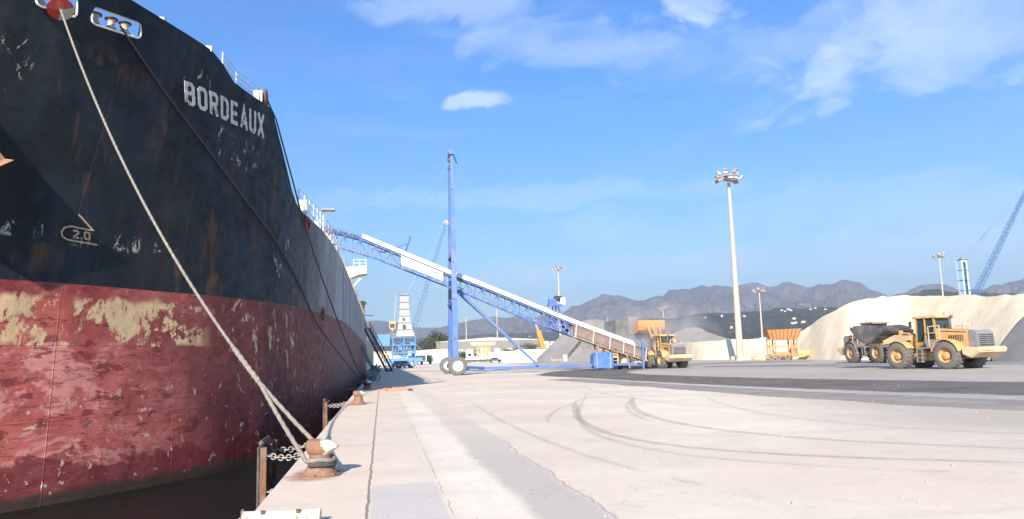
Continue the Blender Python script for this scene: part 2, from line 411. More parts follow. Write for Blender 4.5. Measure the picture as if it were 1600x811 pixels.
for (W, nrm, dirv, A0), us in zip(OPEN, ((0.22,0.86,), (0.28,0.85,1.35))):
    fr = MB().tube([w-nrm*0.02 for w in W], 0.032, 6, closed=True).build('fairlead_frame', white_paint, SHIP, smooth=True)
    Ln = (W[8]-W[2]).length
    zlo = lambda u: min(w.z for w in W) + u*0.14 - 0.02
    b = MB(); p0, p1 = A0+dirv*0.05-nrm*0.30, A0+dirv*(1.62 if us[-1] > 1 else 1.05)-nrm*0.30
    zb0 = W[2].z if False else min(w.z for w in W)
    slope = (0.26 if us[-1] > 1 else 0.10)/((p1-p0).length)
    b.tube([Vector((p0.x,p0.y,zb0+0.02)), Vector((p1.x,p1.y,zb0+0.02+slope*(p1-p0).length))], 0.11, 4)
    sub(b.build('roller_base', rust_dark, SHIP), fr)
    for u in us:
        P = A0+dirv*u-nrm*0.22; zz = zb0+0.05+slope*u; P = Vector((P.x, P.y, zz))
        r1 = MB().lathe([(0.13,0.0),(0.15,0.03),(0.105,0.10),(0.095,0.2),(0.115,0.27),(0.14,0.29)], P, 16).build('roller', roller_mat, SHIP, smooth=True)
        sub(r1, fr)
        r2 = MB().lathe([(0.14,0.29),(0.185,0.305),(0.19,0.335),(0.12,0.36),(0.03,0.37)], P, 16).build('roller_cap', black_cap, SHIP, smooth=True)
        sub(r2, fr); HOLES.append(P+Vector((0,0,0.17)))
# decks
mb = MB()
def deck_rows(t0, t1, z, nn, off=0.0):
    out = []
    for k in range(nn+1):
        t = t0+(t1-t0)*k/nn; p = hull_pt(t, z if not callable(z) else z(t), 1)
        q = (2*XC-p[0], p[1], p[2]); out.append([(q[0]+off, q[1], q[2]), (XC, p[1], p[2]), (p[0]-off, p[1], p[2])])
    return out
mb.grid(deck_rows(0.3, 17.7, 11.25, 30, 0.1)); mb.build('forecastle_deck', deck_mat, SHIP)
mb = MB(); mb.grid(deck_rows(20.4, TMAX, lambda t: ztop(t)-0.12, 30, 0.02)); mb.build('main_deck', deck_mat, SHIP)
p = hull_pt(17.75, 11.2)
yb = p[1]
mb = MB(); mb.grid([[(XC-(p[0]-XC)-0.0+0.15, yb-0.05, z), (p[0]-0.15, yb-0.05, z)] for z in (8.3, 11.25)]); mb.build('forecastle_bulkhead', white_paint, SHIP)
# hatch coamings, covers and cargo cranes along the deck
for k in range(5):
    y0 = 42+k*15.5
    MB().bbox(XC-8, XC+8, y0, y0+12.5, 8.4, 9.9).build('hatch_coaming', deck_mat, SHIP)
    MB().bbox(XC-8.3, XC+8.3, y0-0.2, y0+12.7, 9.905, 10.35).build('hatch_cover', grey_paint, SHIP)
# stern house with bridge and wings
house = MB()
for k in range(4): house.bbox(XC-9+k*0.2, XC+9-k*0.2, 122.3+k*0.3, 136, 8.5+k*2.5+0.003*k, 11.0+k*2.5-0.003*(4-k))
house = house.build('superstructure', cream_paint, SHIP)
m = MB()
for k in range(4):
    for j in range(9): m.box((XC-7.6+j*1.9, 122.28+k*0.3, 10.0+k*2.5), (0.6,0.08,0.6))
m.build('windows', glass_dark, SHIP)['kind'] = 'stuff'
m = MB().bbox(XC-7, XC+7, 123.6, 132, 18.5, 21.0); m.build('wheelhouse', cream_paint, SHIP)
ship_cream = plain('ship_cream', (0.72,0.64,0.42), 0.6, var=0.08, scale=0.7)
for sd in (1, -1):
    w = MB(); q = lambda x: XC+sd*(x-XC)
    w.prism([(q(-8.0),14.7),(q(-5.6),14.7),(q(-3.6),15.55),(q(-2.3),15.7),(q(-2.3),17.0),(q(-8.0),16.6)] if sd > 0 else [(q(-8.0),14.7),(q(-8.0),16.6),(q(-2.3),17.0),(q(-2.3),15.7),(q(-3.6),15.55),(q(-5.6),14.7)], 121.0, 124.5, 'Y')
    wo = w.build('bridge_wing', ship_cream, SHIP)
    b = MB().bar((q(-5.4),122.0,12.6), (q(-2.9),122.0,15.5), 0.22).bar((q(-6.2),122.0,11.9), (q(-5.3),122.0,12.7), 0.22); b.build('wing_bracket', ship_cream, SHIP)
    r = MB()
    for xx in (-4.4,-3.4,-2.4): r.bar((q(xx),121.1,16.9), (q(xx),121.1,17.95), 0.07)
    for zz in (17.4,17.95): r.bar((q(-4.4),121.1,zz), (q(-2.4),121.1,zz), 0.06).bar((q(-2.4),121.1,zz), (q(-2.4),124.2,zz), 0.06)
    r.build('wing_railing', white_paint, SHIP)
m = MB().cyl((XC,128,23.5), 0.25, 5.0, 8); m.build('radar_mast', white_paint, SHIP)
m = MB().box((XC,133.6,20.5), (4.0,3.4,5.0), taper=0.85); m.build('funnel', blue_far, SHIP)
m = MB().cyl((-3.3,133.5,10.2), 0.45, 2.6, 12).lathe([(0.5,0),(0.75,0.2),(0.75,0.5),(0.2,0.75)], (-3.3,133.5,11.5), 12); m.build('ventilator', yellow_paint, SHIP, smooth=True)
# railings: posts and rails following the deck edge
def railing(t0, t1, zf, h, step, rails=2, curve_end=False, mat=white_paint):
    m = MB(); L = []; t = t0
    while t <= t1+1e-6:
        p = Vector(hull_pt(t, zf(t), 1, -0.12)); L.append(p)
        m.bar(p, p+Vector((0,0,h)), 0.035); t += step
    for k in range(rails):
        m.tube([p+Vector((0,0,h*(k+1)/rails)) for p in L], 0.016, 5)
    return m.build('railing', mat, SHIP)
railing(14.3, 16.4, lambda t: ztop(t)-0.02, 0.62, 0.7, 3)
railing(20.6, 26.5, lambda t: ztop(t), 1.05, 0.98, 3)
rail_grey = paint('rail_grey', (0.36,0.34,0.29), 0.7, (0.2,0.12,0.08), 0.5, 2)
rl = railing(27.5, 42.0, lambda t: ztop(t), 1.0, 1.45, 3, mat=rail_grey)
railing(44.0, 112.0, lambda t: ztop(t), 1.0, 2.0, 3, mat=rail_grey)
# curved end pieces, stores and fittings that line the deck edge
m = MB()
for t, hh, w in ((22.3,0.9,0.35),(25.6,0.5,0.3),(29.5,0.5,0.25),(31.0,0.6,0.3),(33.2,0.6,0.3),(36,0.7,0.3)):
    p = hull_pt(t, ztop(t), 1, -0.25); m.box((p[0]-0.1, p[1], p[2]+hh/2), (w,w*1.3,hh))
m.build('deck_fittings', ship_cream, SHIP)['kind'] = 'stuff'
p = Vector(hull_pt(27.4, ztop(27.4), 1, -0.2))
m = MB().bar(p, p+Vector((0,0,1.5)), 0.06).box(p+Vector((0.25,0,1.5)), (0.7,0.4,0.12)); m.build('deck_lamp', grey_paint, SHIP)
# pedestal roller on the forecastle edge
p = Vector(hull_pt(16.55, 12.15, 1, -0.22)); PED = p+Vector((0.1,0.1,0.35))
w = MB().lathe([(0.10,-0.20),(0.36,-0.19),(0.40,-0.12),(0.26,-0.08),(0.26,0.08),(0.40,0.12),(0.36,0.19),(0.10,0.20)], p+Vector((0.05,0.25,0.40)), 20, 'X').build('mooring_sheave', rust, SHIP, smooth=True)
MB().box(p+Vector((-0.05,-0.22,0.26)), (0.34,0.10,0.6)).build('sheave_bracket', white_paint, SHIP, bevel=0.02)
p = Vector(hull_pt(13.75, 12.80, 1, -0.2)); MB().box(p+Vector((0,0,0.06)), (0.3,0.5,0.2)).build('navigation_light_box', white_paint, SHIP)
p = Vector(hull_pt(12.2, 12.85, 1, -0.7)); MB().box(p+Vector((-0.1,0.0,0.1)), (0.7,0.5,0.45)).build('deck_box', white_paint, SHIP)
p = Vector(hull_pt(12.0, 12.0, 1, -1.9)); m = MB()
for dx in (0,0.5): m.bar(p+Vector((dx,0.2,-0.8)), p+Vector((dx,0.2,1.0)), 0.06)
for zz in (0.1,0.5,0.9): m.bar(p+Vector((0,0.2,zz)), p+Vector((0.5,0.2,zz)), 0.05)
m.box(p+Vector((1.1,0.9,0.2)), (0.6,0.4,1.1)); m.build('deck_ladder', white_paint, SHIP)
# foremast and stays seen above the bow
MB().tube([(XC,17,11.2),(XC,17,22.0)], 0.35, 10, r2=0.2).build('foremast', cream_paint, SHIP, smooth=True)
for zz, yy in ((21.5,60.0),(20.5,60.0)):
    MB().tube([(XC+0.2*zz-4,17,zz),(XC+2,yy,10.2)], 0.02, 4).build('stay_wire', dark_metal, SHIP)
# round chocks in the shell
ring_red = plain('ring_red', (0.20,0.02,0.03), 0.6)
def chock(y, z, r, mat, name):
    t = hull_t(y, z); a = Vector(hull_pt(t, z, 1, 0.0)); b = Vector(hull_pt(t+0.1, z)); d = (b-a).normalized(); nn = Vector((d.y,-d.x,0)); nn = nn if nn.x > 0 else -nn
    pts = [a+nn*0.04+d*math.cos(q)*r+Vector((0,0,1))*math.sin(q)*r*0.8 for q in [2*math.pi*k/20 for k in range(20)]]
    o = MB().tube(pts, 0.075, 6, closed=True).build(name, mat, SHIP, smooth=True)
    k = MB(); k.add([p+nn*(-0.02) for p in pts], [tuple(range(20))]); sub(k.build('chock_mouth', black_cap, SHIP), o)
chock(39.7, 4.12, 0.34, rust_dark, 'chock')
chock(35.7, 8.15, 0.36, ring_red, 'chock')
# anchor in its pocket
ta, za = 5.75, 7.45
A = Vector(hull_pt(ta, za)); d = (Vector(hull_pt(ta+0.2, za))-A).normalized(); nn = Vector((d.y,-d.x,0)); nn = nn if nn.x > 0 else -nn
def AP(u, v, w): return A+d*u+Vector((0,0,v))+nn*w
anchor_mat = paint('anchor_paint', (0.50,0.20,0.09), 0.8, (0.2,0.1,0.06), 0.5, 3)
def rayk(px, py, y): d_ = ray(px, py); return Vector((d_.x*y/d_.y, y, EYE+d_.z*y/d_.y))
front = [Vector((-9.53,20.96,7.12)), Vector((-9.70,20.85,7.12)), Vector((-10.37,19.99,8.28)), Vector((-10.88,19.46,9.43)), Vector((-12.0,18.2,8.6)), Vector((-11.5,19.2,6.35)), Vector((-10.81,19.6,5.75))]
back = [p+Vector((-0.62,0.50,0)) for p in front]; n_ = len(front)
m = MB(); m.add(front+back, [tuple(range(n_)), tuple(range(2*n_-1, n_-1, -1))]+[(i, (i+1) % n_, n_+(i+1) % n_, n_+i) for i in range(n_)])
m.build('anchor', anchor_mat, SHIP)
m = MB().tube([AP(0.55*math.cos(q)-0.1, 1.7+0.55*math.sin(q), 0.06) for q in [2*math.pi*k/20 for k in range(20)]], 0.14, 8, closed=True); m.build('hawse_rim', HULL, SHIP, smooth=True)

# lettering
def stroke(mb, path, w, closed, mp, lift):
    P = [Vector((a,b,0)) for a,b in path]; N = len(P)
    def off(i, s):
        a = P[i-1] if (i > 0 or closed) else None; b = P[(i+1) % N] if (i < N-1 or closed) else None
        d1 = (P[i]-a).normalized() if a is not None else None; d2 = (b-P[i]).normalized() if b is not None else None
        if d1 is None: d1 = d2
        if d2 is None: d2 = d1
        n1, n2 = Vector((-d1.y,d1.x,0)), Vector((-d2.y,d2.x,0)); m_ = (n1+n2)
        if m_.length < 1e-4: m_ = n1
        m_.normalize(); k = w/2/max(0.45, m_.dot(n1)); return P[i]+m_*k*s
    E = N if closed else N-1
    for i in range(E):
        j = (i+1) % N; a0,a1,b0,b1 = off(i,1),off(i,-1),off(j,1),off(j,-1); K = 3
        fr = [[a0.lerp(b0,k/K), a1.lerp(b1,k/K)] for k in range(K+1)]
        top_ = [[mp(q.x,q.y,lift) for q in r] for r in fr]; bot = [[mp(q.x,q.y,0.0) for q in r] for r in fr]
        mb.grid(top_); mb.grid([[t_[0], b_[0]] for t_, b_ in zip(top_, bot)]); mb.grid([[t_[1], b_[1]] for t_, b_ in zip(top_, bot)])
Sw = 0.17
LET = {
 'B': [([(.085,.085),(.085,.915),(.43,.915),(.515,.83),(.515,.60),(.44,.515),(.17,.515)],0),([(.44,.515),(.53,.43),(.53,.17),(.445,.085),(.17,.085)],0)],
 'O': [([(.085,.19),(.085,.81),(.19,.915),(.43,.915),(.535,.81),(.535,.19),(.43,.085),(.19,.085)],1)],
 'R': [([(.085,0),(.085,.915),(.43,.915),(.52,.83),(.52,.57),(.43,.47),(.17,.47)],0),([(.33,.47),(.54,0)],0)],
 'D': [([(.085,.085),(.085,.915),(.40,.915),(.53,.78),(.53,.22),(.40,.085)],1)],
 'E': [([(.56,.915),(.085,.915),(.085,.085),(.56,.085)],0),([(.17,.50),(.50,.50)],0)],
 'A': [([(.06,0),(.32,.93),(.58,0)],0),([(.18,.28),(.46,.28)],0)],
 'U': [([(.085,1),(.085,.20),(.19,.085),(.43,.085),(.535,.20),(.535,1)],0)],
 'X': [([(.05,0),(.57,1)],0),([(.05,1),(.57,0)],0)],
 '2': [([(.085,.78),(.19,.915),(.43,.915),(.53,.80),(.53,.62),(.085,.12)],0),([(.03,.085),(.57,.085)],0)],
 '0': [([(.085,.19),(.085,.81),(.19,.915),(.43,.915),(.535,.81),(.535,.19),(.43,.085),(.19,.085)],1)],
 '.': [([(.02,.08),(.18,.08)],0)],
}
# ---- name on the bow
T0, T1 = 12.50, 16.48
word = 'BORDEAUX'; pitch = (T1-T0)/(len(word)-0.22)
for i, ch in enumerate(word):
    mb = MB(); ta = T0+i*pitch
    def mp(u, v, l, ta=ta):
        t = ta+u/0.62*pitch*0.78; f = (t-T0)/(T1-T0)
        return hull_pt(t, 10.53+0.20*f+v*(0.74+0.21*f), 1, 0.004+l)
    for k, (path, cl) in enumerate(LET[ch]): stroke(mb, path, Sw, cl, mp, 0.022+0.003*k)
    mb.build('name_letter', letter_mat, SHIP)
# ---- bulbous bow mark with the figure 2.0
mb = MB()
def mp2(u, v, l): return hull_pt(8.0+u, 5.42+v, 1, 0.004+l)
stroke(mb, [(0.50,0.74),(0.93,0.34),(0.80,0.33),(0.25,0.36),(0.06,0.30),(-0.04,0.16),(-0.02,0.03),(0.12,-0.04),(0.40,-0.05)], 0.045, 0, mp2, 0.02)
stroke(mb, [(0.36,-0.055),(1.05,-0.08)], 0.045, 0, mp2, 0.023)
stroke(mb, [(0.55,-0.02),(0.55,-0.12)], 0.05, 0, mp2, 0.026)
for ch, u0 in (('2',0.28),('.',0.52),('0',0.63)):
    for path, cl in LET[ch]: stroke(mb, [(u0+a*0.34, 0.03+b*0.24) for a, b in path], 0.05, cl, mp2, 0.022)
mb.build('bulbous_bow_mark', mark_mat, SHIP)
# ---------------------------------------------------------------- ground, quay, water
QX = -1.38
def ground_material():
    M = Mat('concrete_yard', 0.85, 0, 0.3)
    x, y, z = M.xyz()[:3]
    wob = M.mul(M.op('SUBTRACT', M.noise(0.45, detail=6, rough=0.7), 0.5), 0.55)
    xx = M.op('ADD', x, wob)
    base = M.mix(M.step(M.noise(0.16, detail=6), 0.35, 0.68), (0.59,0.505,0.415), (0.67,0.605,0.51))
    c = base
    # long strips parallel to the quay
    c = M.mix(M.band(x, -0.15, 60, 0.01), (0.63,0.53,0.435), c)                       # cope strip
    c = M.mix(M.mul(M.band(x, -0.15, 0.72, 0.04), 0.8), c, (0.61,0.525,0.44))
    c = M.mix(M.mul(M.band(xx, 0.85, 1.50, 0.16), M.step(y, 60, 25), M.step(M.noise(1.3, detail=6), 0.25, 0.5, 0.45, 0.8)), c, (0.69,0.64,0.57))      # bright patched trench
    c = M.mix(M.mul(M.band(xx, 1.50, 2.28, 0.10), M.step(y, 26, 6, 0.15, 0.8)), c, (0.375,0.355,0.35))
    gp = M.mul(M.band(M.op('ADD', y, M.mul(wob, 0.6)), 5.0, 10.1, 0.1), M.band(x, -0.12, 0.68, 0.02))
    c = M.mix(M.mul(gp, 0.75), c, (0.47,0.455,0.455))
    # greyer, dust-covered yard to the right
    gy_ = M.step(M.op('ADD', M.op('SUBTRACT', x, M.mul(y, 0.12)), M.mul(M.op('SUBTRACT', M.noise(0.09, (1,0.6,1), 5), 0.5), 14)), 6.0, 16.0)
    c = M.mix(M.mul(gy_, 0.92), c, (0.30,0.27,0.245))
    st = M.step(M.noise(0.30, (0.35,1.4,1), 7, 0.65, 0.4), 0.50, 0.66)
    c = M.mix(M.mul(st, 0.34), c, (0.42,0.38,0.35))
    ms = M.step(M.noise(0.05, (1,1,1), 6, 0.6, 0.6, (11,3,0)), 0.42, 0.62)
    c = M.mix(M.mul(ms, 0.35), c, (0.47,0.42,0.375))
    mf = M.step(M.noise(1.1, (1,0.5,1), 8, 0.75, 0.5, (1,13,0)), 0.44, 0.66)
    c = M.mix(M.mul(mf, 0.26), c, (0.42,0.38,0.35))
    st2 = M.step(M.noise(0.7, (0.5,1.6,1), 7, 0.7, 0.8, (5,5,0)), 0.55, 0.70)
    c = M.mix(M.mul(st2, 0.35), c, (0.64,0.61,0.57))
    # oil spots, crumbs
    sp = M.step(M.noise(3.5, detail=4, rough=0.6, shift=(2,9,0)), 0.70, 0.74)
    c = M.mix(M.mul(sp, 0.4), c, (0.20,0.17,0.15))
    cr = M.step(M.noise(11, detail=3, shift=(7,9,0)), 0.715, 0.73)
    c = M.mix(M.mul(cr, 0.6), c, (0.13,0.12,0.11))
    wh = M.step(M.noise(8, detail=3, shift=(1,3,0)), 0.69, 0.72)
    c = M.mix(M.mul(wh, 0.5), c, (0.75,0.74,0.71))
    c = M.mix(M.mul(M.step(M.noise(26, detail=4), 0.5, 0.75), 0.22), c, (0.30,0.27,0.25))
    big = M.step(M.noise(0.55, (1,0.7,1), 7, 0.7, 0.4, (17,9,0)), 0.62, 0.70)
    c = M.mix(M.mul(big, 0.22), c, (0.30,0.26,0.235))
    hair = M.noise(0.8, (1,1,1), 3, 0.5, 1.5, (3,17,0)); hl = M.step(M.op('ABSOLUTE', M.op('SUBTRACT', hair, 0.5)), 0.006, 0.002)
    c = M.mix(M.mul(hl, 0.35, M.step(y, 40, 15), M.step(M.noise(0.3, shift=(2,2,0)), 0.5, 0.6)), c, (0.25,0.21,0.19))
    # joints and cracks
    def line(v, w): return M.step(M.op('ABSOLUTE', v), w, w*0.4)
    j1 = line(M.op('ADD', M.op('ADD', x, 0.155), M.mul(M.op('SUBTRACT', M.noise(4, detail=5), 0.5), 0.09)), 0.022)
    j2 = M.mul(line(M.op('ADD', M.op('SUBTRACT', x, 0.74), M.mul(M.op('SUBTRACT', M.noise(3, detail=5, shift=(3,3,0)), 0.5), 0.12)), 0.009), M.step(M.noise(1.2), 0.45, 0.5))
    j3 = M.mul(line(M.op('ADD', M.op('SUBTRACT', x, 2.30), M.op('ADD', wob, M.mul(M.op('SUBTRACT', M.noise(3, detail=5, shift=(3,3,0)), 0.5), 0.12))), 0.02), M.step(y, 22, 12, 0.1, 0.8))
    fx = M.op('ABSOLUTE', M.op('SUBTRACT', M.op('FRACT', M.op('DIVIDE', M.op('ADD', y, 3.1), 9.0)), 0.5))
    j4 = M.mul(M.step(fx, 0.4975, 0.4992), M.band(x, -5, 0.72, 0.01), 0.6)
    jj = M.op('MAXIMUM', M.op('MAXIMUM', j1, M.mul(j2, 0.7)), M.op('MAXIMUM', M.mul(j3, 0.6), j4))
    c = M.mix(M.mul(jj, 0.8), c, (0.14,0.12,0.105))
    # rust weeping round the bollards
    for yb_ in (11.4, 28.9, 44.4):
        a = M.op('POWER', M.op('DIVIDE', M.op('SUBTRACT', x, -0.95), 0.5), 2.0); b = M.op('POWER', M.op('DIVIDE', M.op('SUBTRACT', y, yb_-0.1), 0.8), 2.0)
        q = M.step(M.op('ADD', M.op('ADD', a, b), M.mul(M.noise(4, detail=6), 1.2)), 1.45, 0.75)
        c = M.mix(M.mul(q, 0.75), c, (0.24,0.12,0.075))
    M.col(c)
    M.bump(M.op('ADD', M.mul(M.noise(2, detail=8, rough=0.7), 1.0), M.op('ADD', M.mul(M.noise(24, detail=4), 0.3), M.mul(jj, -0.8))), 0.35, 0.03)
    return M.m
GM = ground_material()
def sheet(name, x0, x1, y0, y1, z, mat, nx=1, ny=1):
    mb = MB(); mb.grid([[(x0+(x1-x0)*i/nx, y0+(y1-y0)*j/ny, z) for i in range(nx+1)] for j in range(ny+1)])
    return tag(mb.build(name, mat), kind='structure')
g = sheet('ground', QX, 9000, -60, 12000, 0.0, GM)
g.data.flip_normals() if g.data.polygons[0].normal.z < 0 else None
qm = plain('quay_wall_concrete', (0.12,0.11,0.095), 0.9, var=0.4, scale=1.0)
mb = MB(); mb.add([(QX,-60,-0.001),(QX,12000,-0.001),(QX,12000,-8),(QX,-60,-8)], [(0,1,2,3)])
tag(mb.build('quay_wall_face', qm), kind='structure')
mb = MB(); mb.grid([[(x, y, 0.0) for x, y in ((-9000,5200),(QX-0.001,5200))],[(x, y, 0.0) for x, y in ((-9000,12000),(QX-0.001,12000))]])
tag(mb.build('far_land', plain('far_land', (0.16,0.15,0.12), 0.9, scale=0.01)), kind='structure')
W = Mat('harbour_water', 0.26, 0, 0.13)
W.col(W.mix(W.noise(0.6), (0.006,0.007,0.007), (0.013,0.012,0.011)))
W.bump(W.op('ADD', W.noise(3.0, (1,1.6,1), 5, 0.65, 0.6), W.mul(W.noise(0.7), 1.2)), 1.0, 0.16)
o = sheet('water', -9000, QX, -400, 12000, -2.2, W.m)

# ragged-edged dust and tyre marks lying on the concrete
def ribbon_material(name, c1, c2, alpha, soft, sc=0.8):
    M = Mat(name, 0.9, 0, 0.2)
    at = M.n('ShaderNodeAttribute'); at.attribute_name = 'edge'; e = at.outputs['Fac']
    nz = M.noise(sc, detail=7, rough=0.68)
    a = M.step(M.op('ADD', e, M.mul(M.op('SUBTRACT', nz, 0.5), soft)), 0.10, 0.40)
    M.col(M.mix(M.step(M.noise(0.35, (1,1,1), 6), 0.35, 0.65), c1, c2))
    M.put(M.b.inputs['Alpha'], M.mul(a, alpha, M.step(M.noise(sc*3, detail=6, shift=(4,4,4)), 0.25, 0.6, 0.55, 1.0)))
    M.bump(M.noise(6), 0.3, 0.03)
    return M.m
def ribbon(name, A, B, z, mat, seg=10, cross=10):
    def dens(L):
        out = []
        for i in range(len(L)-1):
            p0 = Vector(L[max(0,i-1)]); p1 = Vector(L[i]); p2 = Vector(L[i+1]); p3 = Vector(L[min(len(L)-1,i+2)])
            for k in range(seg):
                u = k/seg; out.append(0.5*((2*p1)+(p2-p0)*u+(2*p0-5*p1+4*p2-p3)*u*u+(3*p1-p0-3*p2+p3)*u**3))
        out.append(Vector(L[-1])); return out
    cross_soft = 'tyre_mark' not in mat.name
    A2, B2 = dens(A), dens(B); mb = MB(); rows = []; w = []
    n = len(A2)
    for i, (a, b) in enumerate(zip(A2, B2)):
        rows.append([(a.x+(b.x-a.x)*k/cross, a.y+(b.y-a.y)*k/cross, z) for k in range(cross+1)])
        endf = min(1, i/(3 if cross_soft else 22), (n-1-i)/(3 if cross_soft else 22))
        w += [min(1, min(k, cross-k)/(cross*0.35))*endf for k in range(cross+1)]
    mb.grid(rows); o = mb.build(name, mat)
    at = o.data.attributes.new('edge', 'FLOAT', 'POINT'); at.data.foreach_set('value', w)
    return tag(o, kind='structure')
dark_dust = ribbon_material('dark_dust', (0.125,0.115,0.108), (0.17,0.158,0.148), 0.97, 0.5)
grey_dust = ribbon_material('grey_dust', (0.26,0.24,0.23), (0.34,0.32,0.30), 0.8, 1.4, 0.25)
skid = ribbon_material('tyre_mark', (0.29,0.265,0.245), (0.38,0.355,0.33), 0.27, 1.7, 1.4)
skid2 = ribbon_material('faint_tyre_mark', (0.36,0.33,0.30), (0.46,0.42,0.39), 0.22, 1.6, 1.4)
ribbon('dark_dust_path', [(30,92),(19,80),(12.6,64),(13.9,50),(14.8,40),(16.2,29.5),(19.4,18.6),(24,8),(34,-12)],
       [(38,88),(33,80),(25,70),(21.2,60),(21.6,49),(23.3,39.5),(27.3,27.5),(34,15),(48,-6)], 0.008, dark_dust)
ribbon('dust_path', [(33,77),(37,66),(43,54),(55,38),(70,22)], [(40,84),(50,74),(58,63),(68,49),(90,28)], 0.004, grey_dust)
ribbon('dust_path', [(11,52),(12.5,34),(13.5,22),(15.8,13.5),(24,-3)], [(13.8,52),(15.5,34),(17,24),(19.8,15),(27,1)], 0.004, grey_dust)
ribbon('dust_path', [(9,110),(20,96),(40,88),(60,90)], [(9,128),(24,116),(46,108),(62,106)], 0.004, grey_dust)
def track(P, w=0.42):
    A, B = [], []
    for i, p in enumerate(P):
        a = Vector(P[max(0,i-1)]); b = Vector(P[min(len(P)-1,i+1)]); d = (b-a).normalized(); nn = Vector((-d.y,d.x))
        A.append(tuple(Vector(p)+nn*w/2)); B.append(tuple(Vector(p)-nn*w/2))
    return A, B
for i, P in enumerate(([(8.2,29),(6.7,25.5),(5.75,22),(4.95,18.6),(4.62,15.9),(4.62,14.2),(5.05,12.4),(5.95,11.0),(7.2,9.85),(8.7,8.8),(12,6)],
          [(10,29),(8.4,24.5),(7.3,21),(6.75,18),(6.75,15.4),(7.2,13.5),(7.95,12.0),(8.9,10.9),(10.2,9.6),(13,7)],
          [(9.5,27),(8,23.8),(6.9,20.4),(6.35,17.6),(6.3,15.5)], [(6.5,25),(5.2,22),(4.2,19),(3.9,17)], [(9.6,34),(7.4,27),(5.3,20),(4.3,15),(4.6,11.6),(6,9.5),(8,8)], [(13,30),(10.4,22),(9.6,17),(10.2,13.5),(12,11),(15,9)], [(12,44),(9.5,33),(9,24),(10.5,18),(14,13)], [(3.4,30),(3.0,20),(3.2,12),(4.2,7)])):
    A, B = track(P, 0.24 if i < 2 else 0.18); ribbon('tyre_mark', A, B, 0.012+0.003*i, skid if i < 2 else skid2)

# ---------------------------------------------------------------- bollards
boll_rust = paint('bollard_rust', (0.23,0.115,0.075), 0.85, (0.10,0.05,0.035), 0.7, 5)
BW = Mat('bollard_worn_paint', 0.8)
BW.col(BW.mix(BW.step(BW.op('ADD', BW.op('MULTIPLY', BW.xyz()[0], 1.6), BW.noise(7, detail=7, rough=0.7)), 0.56, 0.62), BW.mix(BW.noise(9), (0.14,0.06,0.035), (0.29,0.16,0.10)), (0.60,0.54,0.47)))
BW.bump(BW.noise(25, detail=5), 0.4, 0.02)
def rings(mb, L, n=24):                      # L: (cx, cy, z, rx, ry, tilt)
    rows = []
    for cx, cy, z, rx, ry, tl in L:
        rows.append([(cx+rx*math.cos(a), cy+ry*math.sin(a), z+tl*math.cos(a)*rx) for a in [2*math.pi*k/n for k in range(n)]])
    mb.grid(rows, closed=True); o = len(mb.v)-n
    mb.f.append(tuple(o+k for k in range(n)))
def bollard(loc, label, s=1.0):
    r = thing('mooring_bollard', label, 'bollard', loc, 0, 'cast iron bollards along the quay edge'); r.scale = (s,)*3
    m = MB(); rings(m, [(0,0,0.0,0.29,0.29,0),(0,0,0.02,0.29,0.29,0),(0,0,0.025,0.262,0.262,0),(0,0,0.07,0.225,0.225,0),(0,0,0.14,0.18,0.18,0),(0,0,0.22,0.155,0.155,0),(0,0,0.31,0.155,0.15,0)], 28)
    m.build('post', boll_rust, r, smooth=True)
    m = MB(); rings(m, [(0.0,0,0.30,0.15,0.15,0),(0.0,0,0.315,0.165,0.16,0.05),(0.02,0,0.345,0.205,0.175,0.08),(0.03,0,0.385,0.235,0.185,0.02),(0.03,0,0.43,0.24,0.175,-0.05),(0.015,0,0.475,0.20,0.15,-0.08),(-0.01,0,0.505,0.14,0.10,-0.08),(-0.02,0,0.513,0.05,0.04,-0.05)], 28)
    m.build('head', BW.m, r, smooth=True)
    m = MB()
    for k in range(6):
        a = k*math.pi/3+0.3; m.cyl((0.265*math.cos(a),0.265*math.sin(a),0.035), 0.022, 0.03, 6)
    m.build('anchor_bolts', boll_rust, r)['kind'] = 'stuff'
    return r
b1 = bollard((-0.87,11.2,0), 'nearest rusty bollard with a whitened head, thick mooring rope looped round its neck')
b2 = dup(b1, (-0.86,28.95,0), 0.35, 'small bare rusty bollard halfway along the quay edge with no rope on it')
b3 = dup(b1, (-0.82,44.6,0), -0.2, 'third and farthest rusty bollard, holding the two dark mooring lines near the debris')
# ---------------------------------------------------------------- ropes
def catenary(a, b, sag, n):
    a, b = Vector(a), Vector(b); return [a.lerp(b, k/n)-Vector((0,0,sag*4*(k/n)*(1-k/n))) for k in range(n+1)]
def rope(pts, r, name, label, mat, lay=0.30, grp=None, ring=10, step=0.035, amp=0.13):
    L = [Vector(p) for p in pts]; out = [L[0]]; acc = 0
    P = []
    for a, b in zip(L, L[1:]):
        k = max(1, int((b-a).length/step)); P += [a.lerp(b, i/k) for i in range(k)]
    P.append(L[-1]); rows = []; s = 0; prevu = None
    for i, p in enumerate(P):
        d = (P[min(i+1,len(P)-1)]-P[max(0,i-1)]).normalized()
        if prevu is None: prevu = d.cross(Vector((0,0,1)) if abs(d.z) < 0.9 else Vector((1,0,0))).normalized()
        u = (prevu-d*prevu.dot(d)).normalized(); prevu = u; w = d.cross(u)
        if i: s += (p-P[i-1]).length
        rows.append([p+(u*math.cos(q)+w*math.sin(q))*r*(1+amp*math.cos(3*(q-2*math.pi*s/lay/3*1.0))) for q in [2*math.pi*k/ring for k in range(ring)]])
    m = MB(); m.grid(rows, closed=True); o = m.build(name, mat, smooth=True, fix=False)
    return o
N1 = Vector((-0.87,11.2,0.245))
F1 = Vector(HOLES[0])*0.45+Vector(HOLES[1])*0.55 + Vector((0.22,-0.18,-0.02))
J = at(405, 597, 12.75)
main = catenary(J, F1, 0.80, 40)
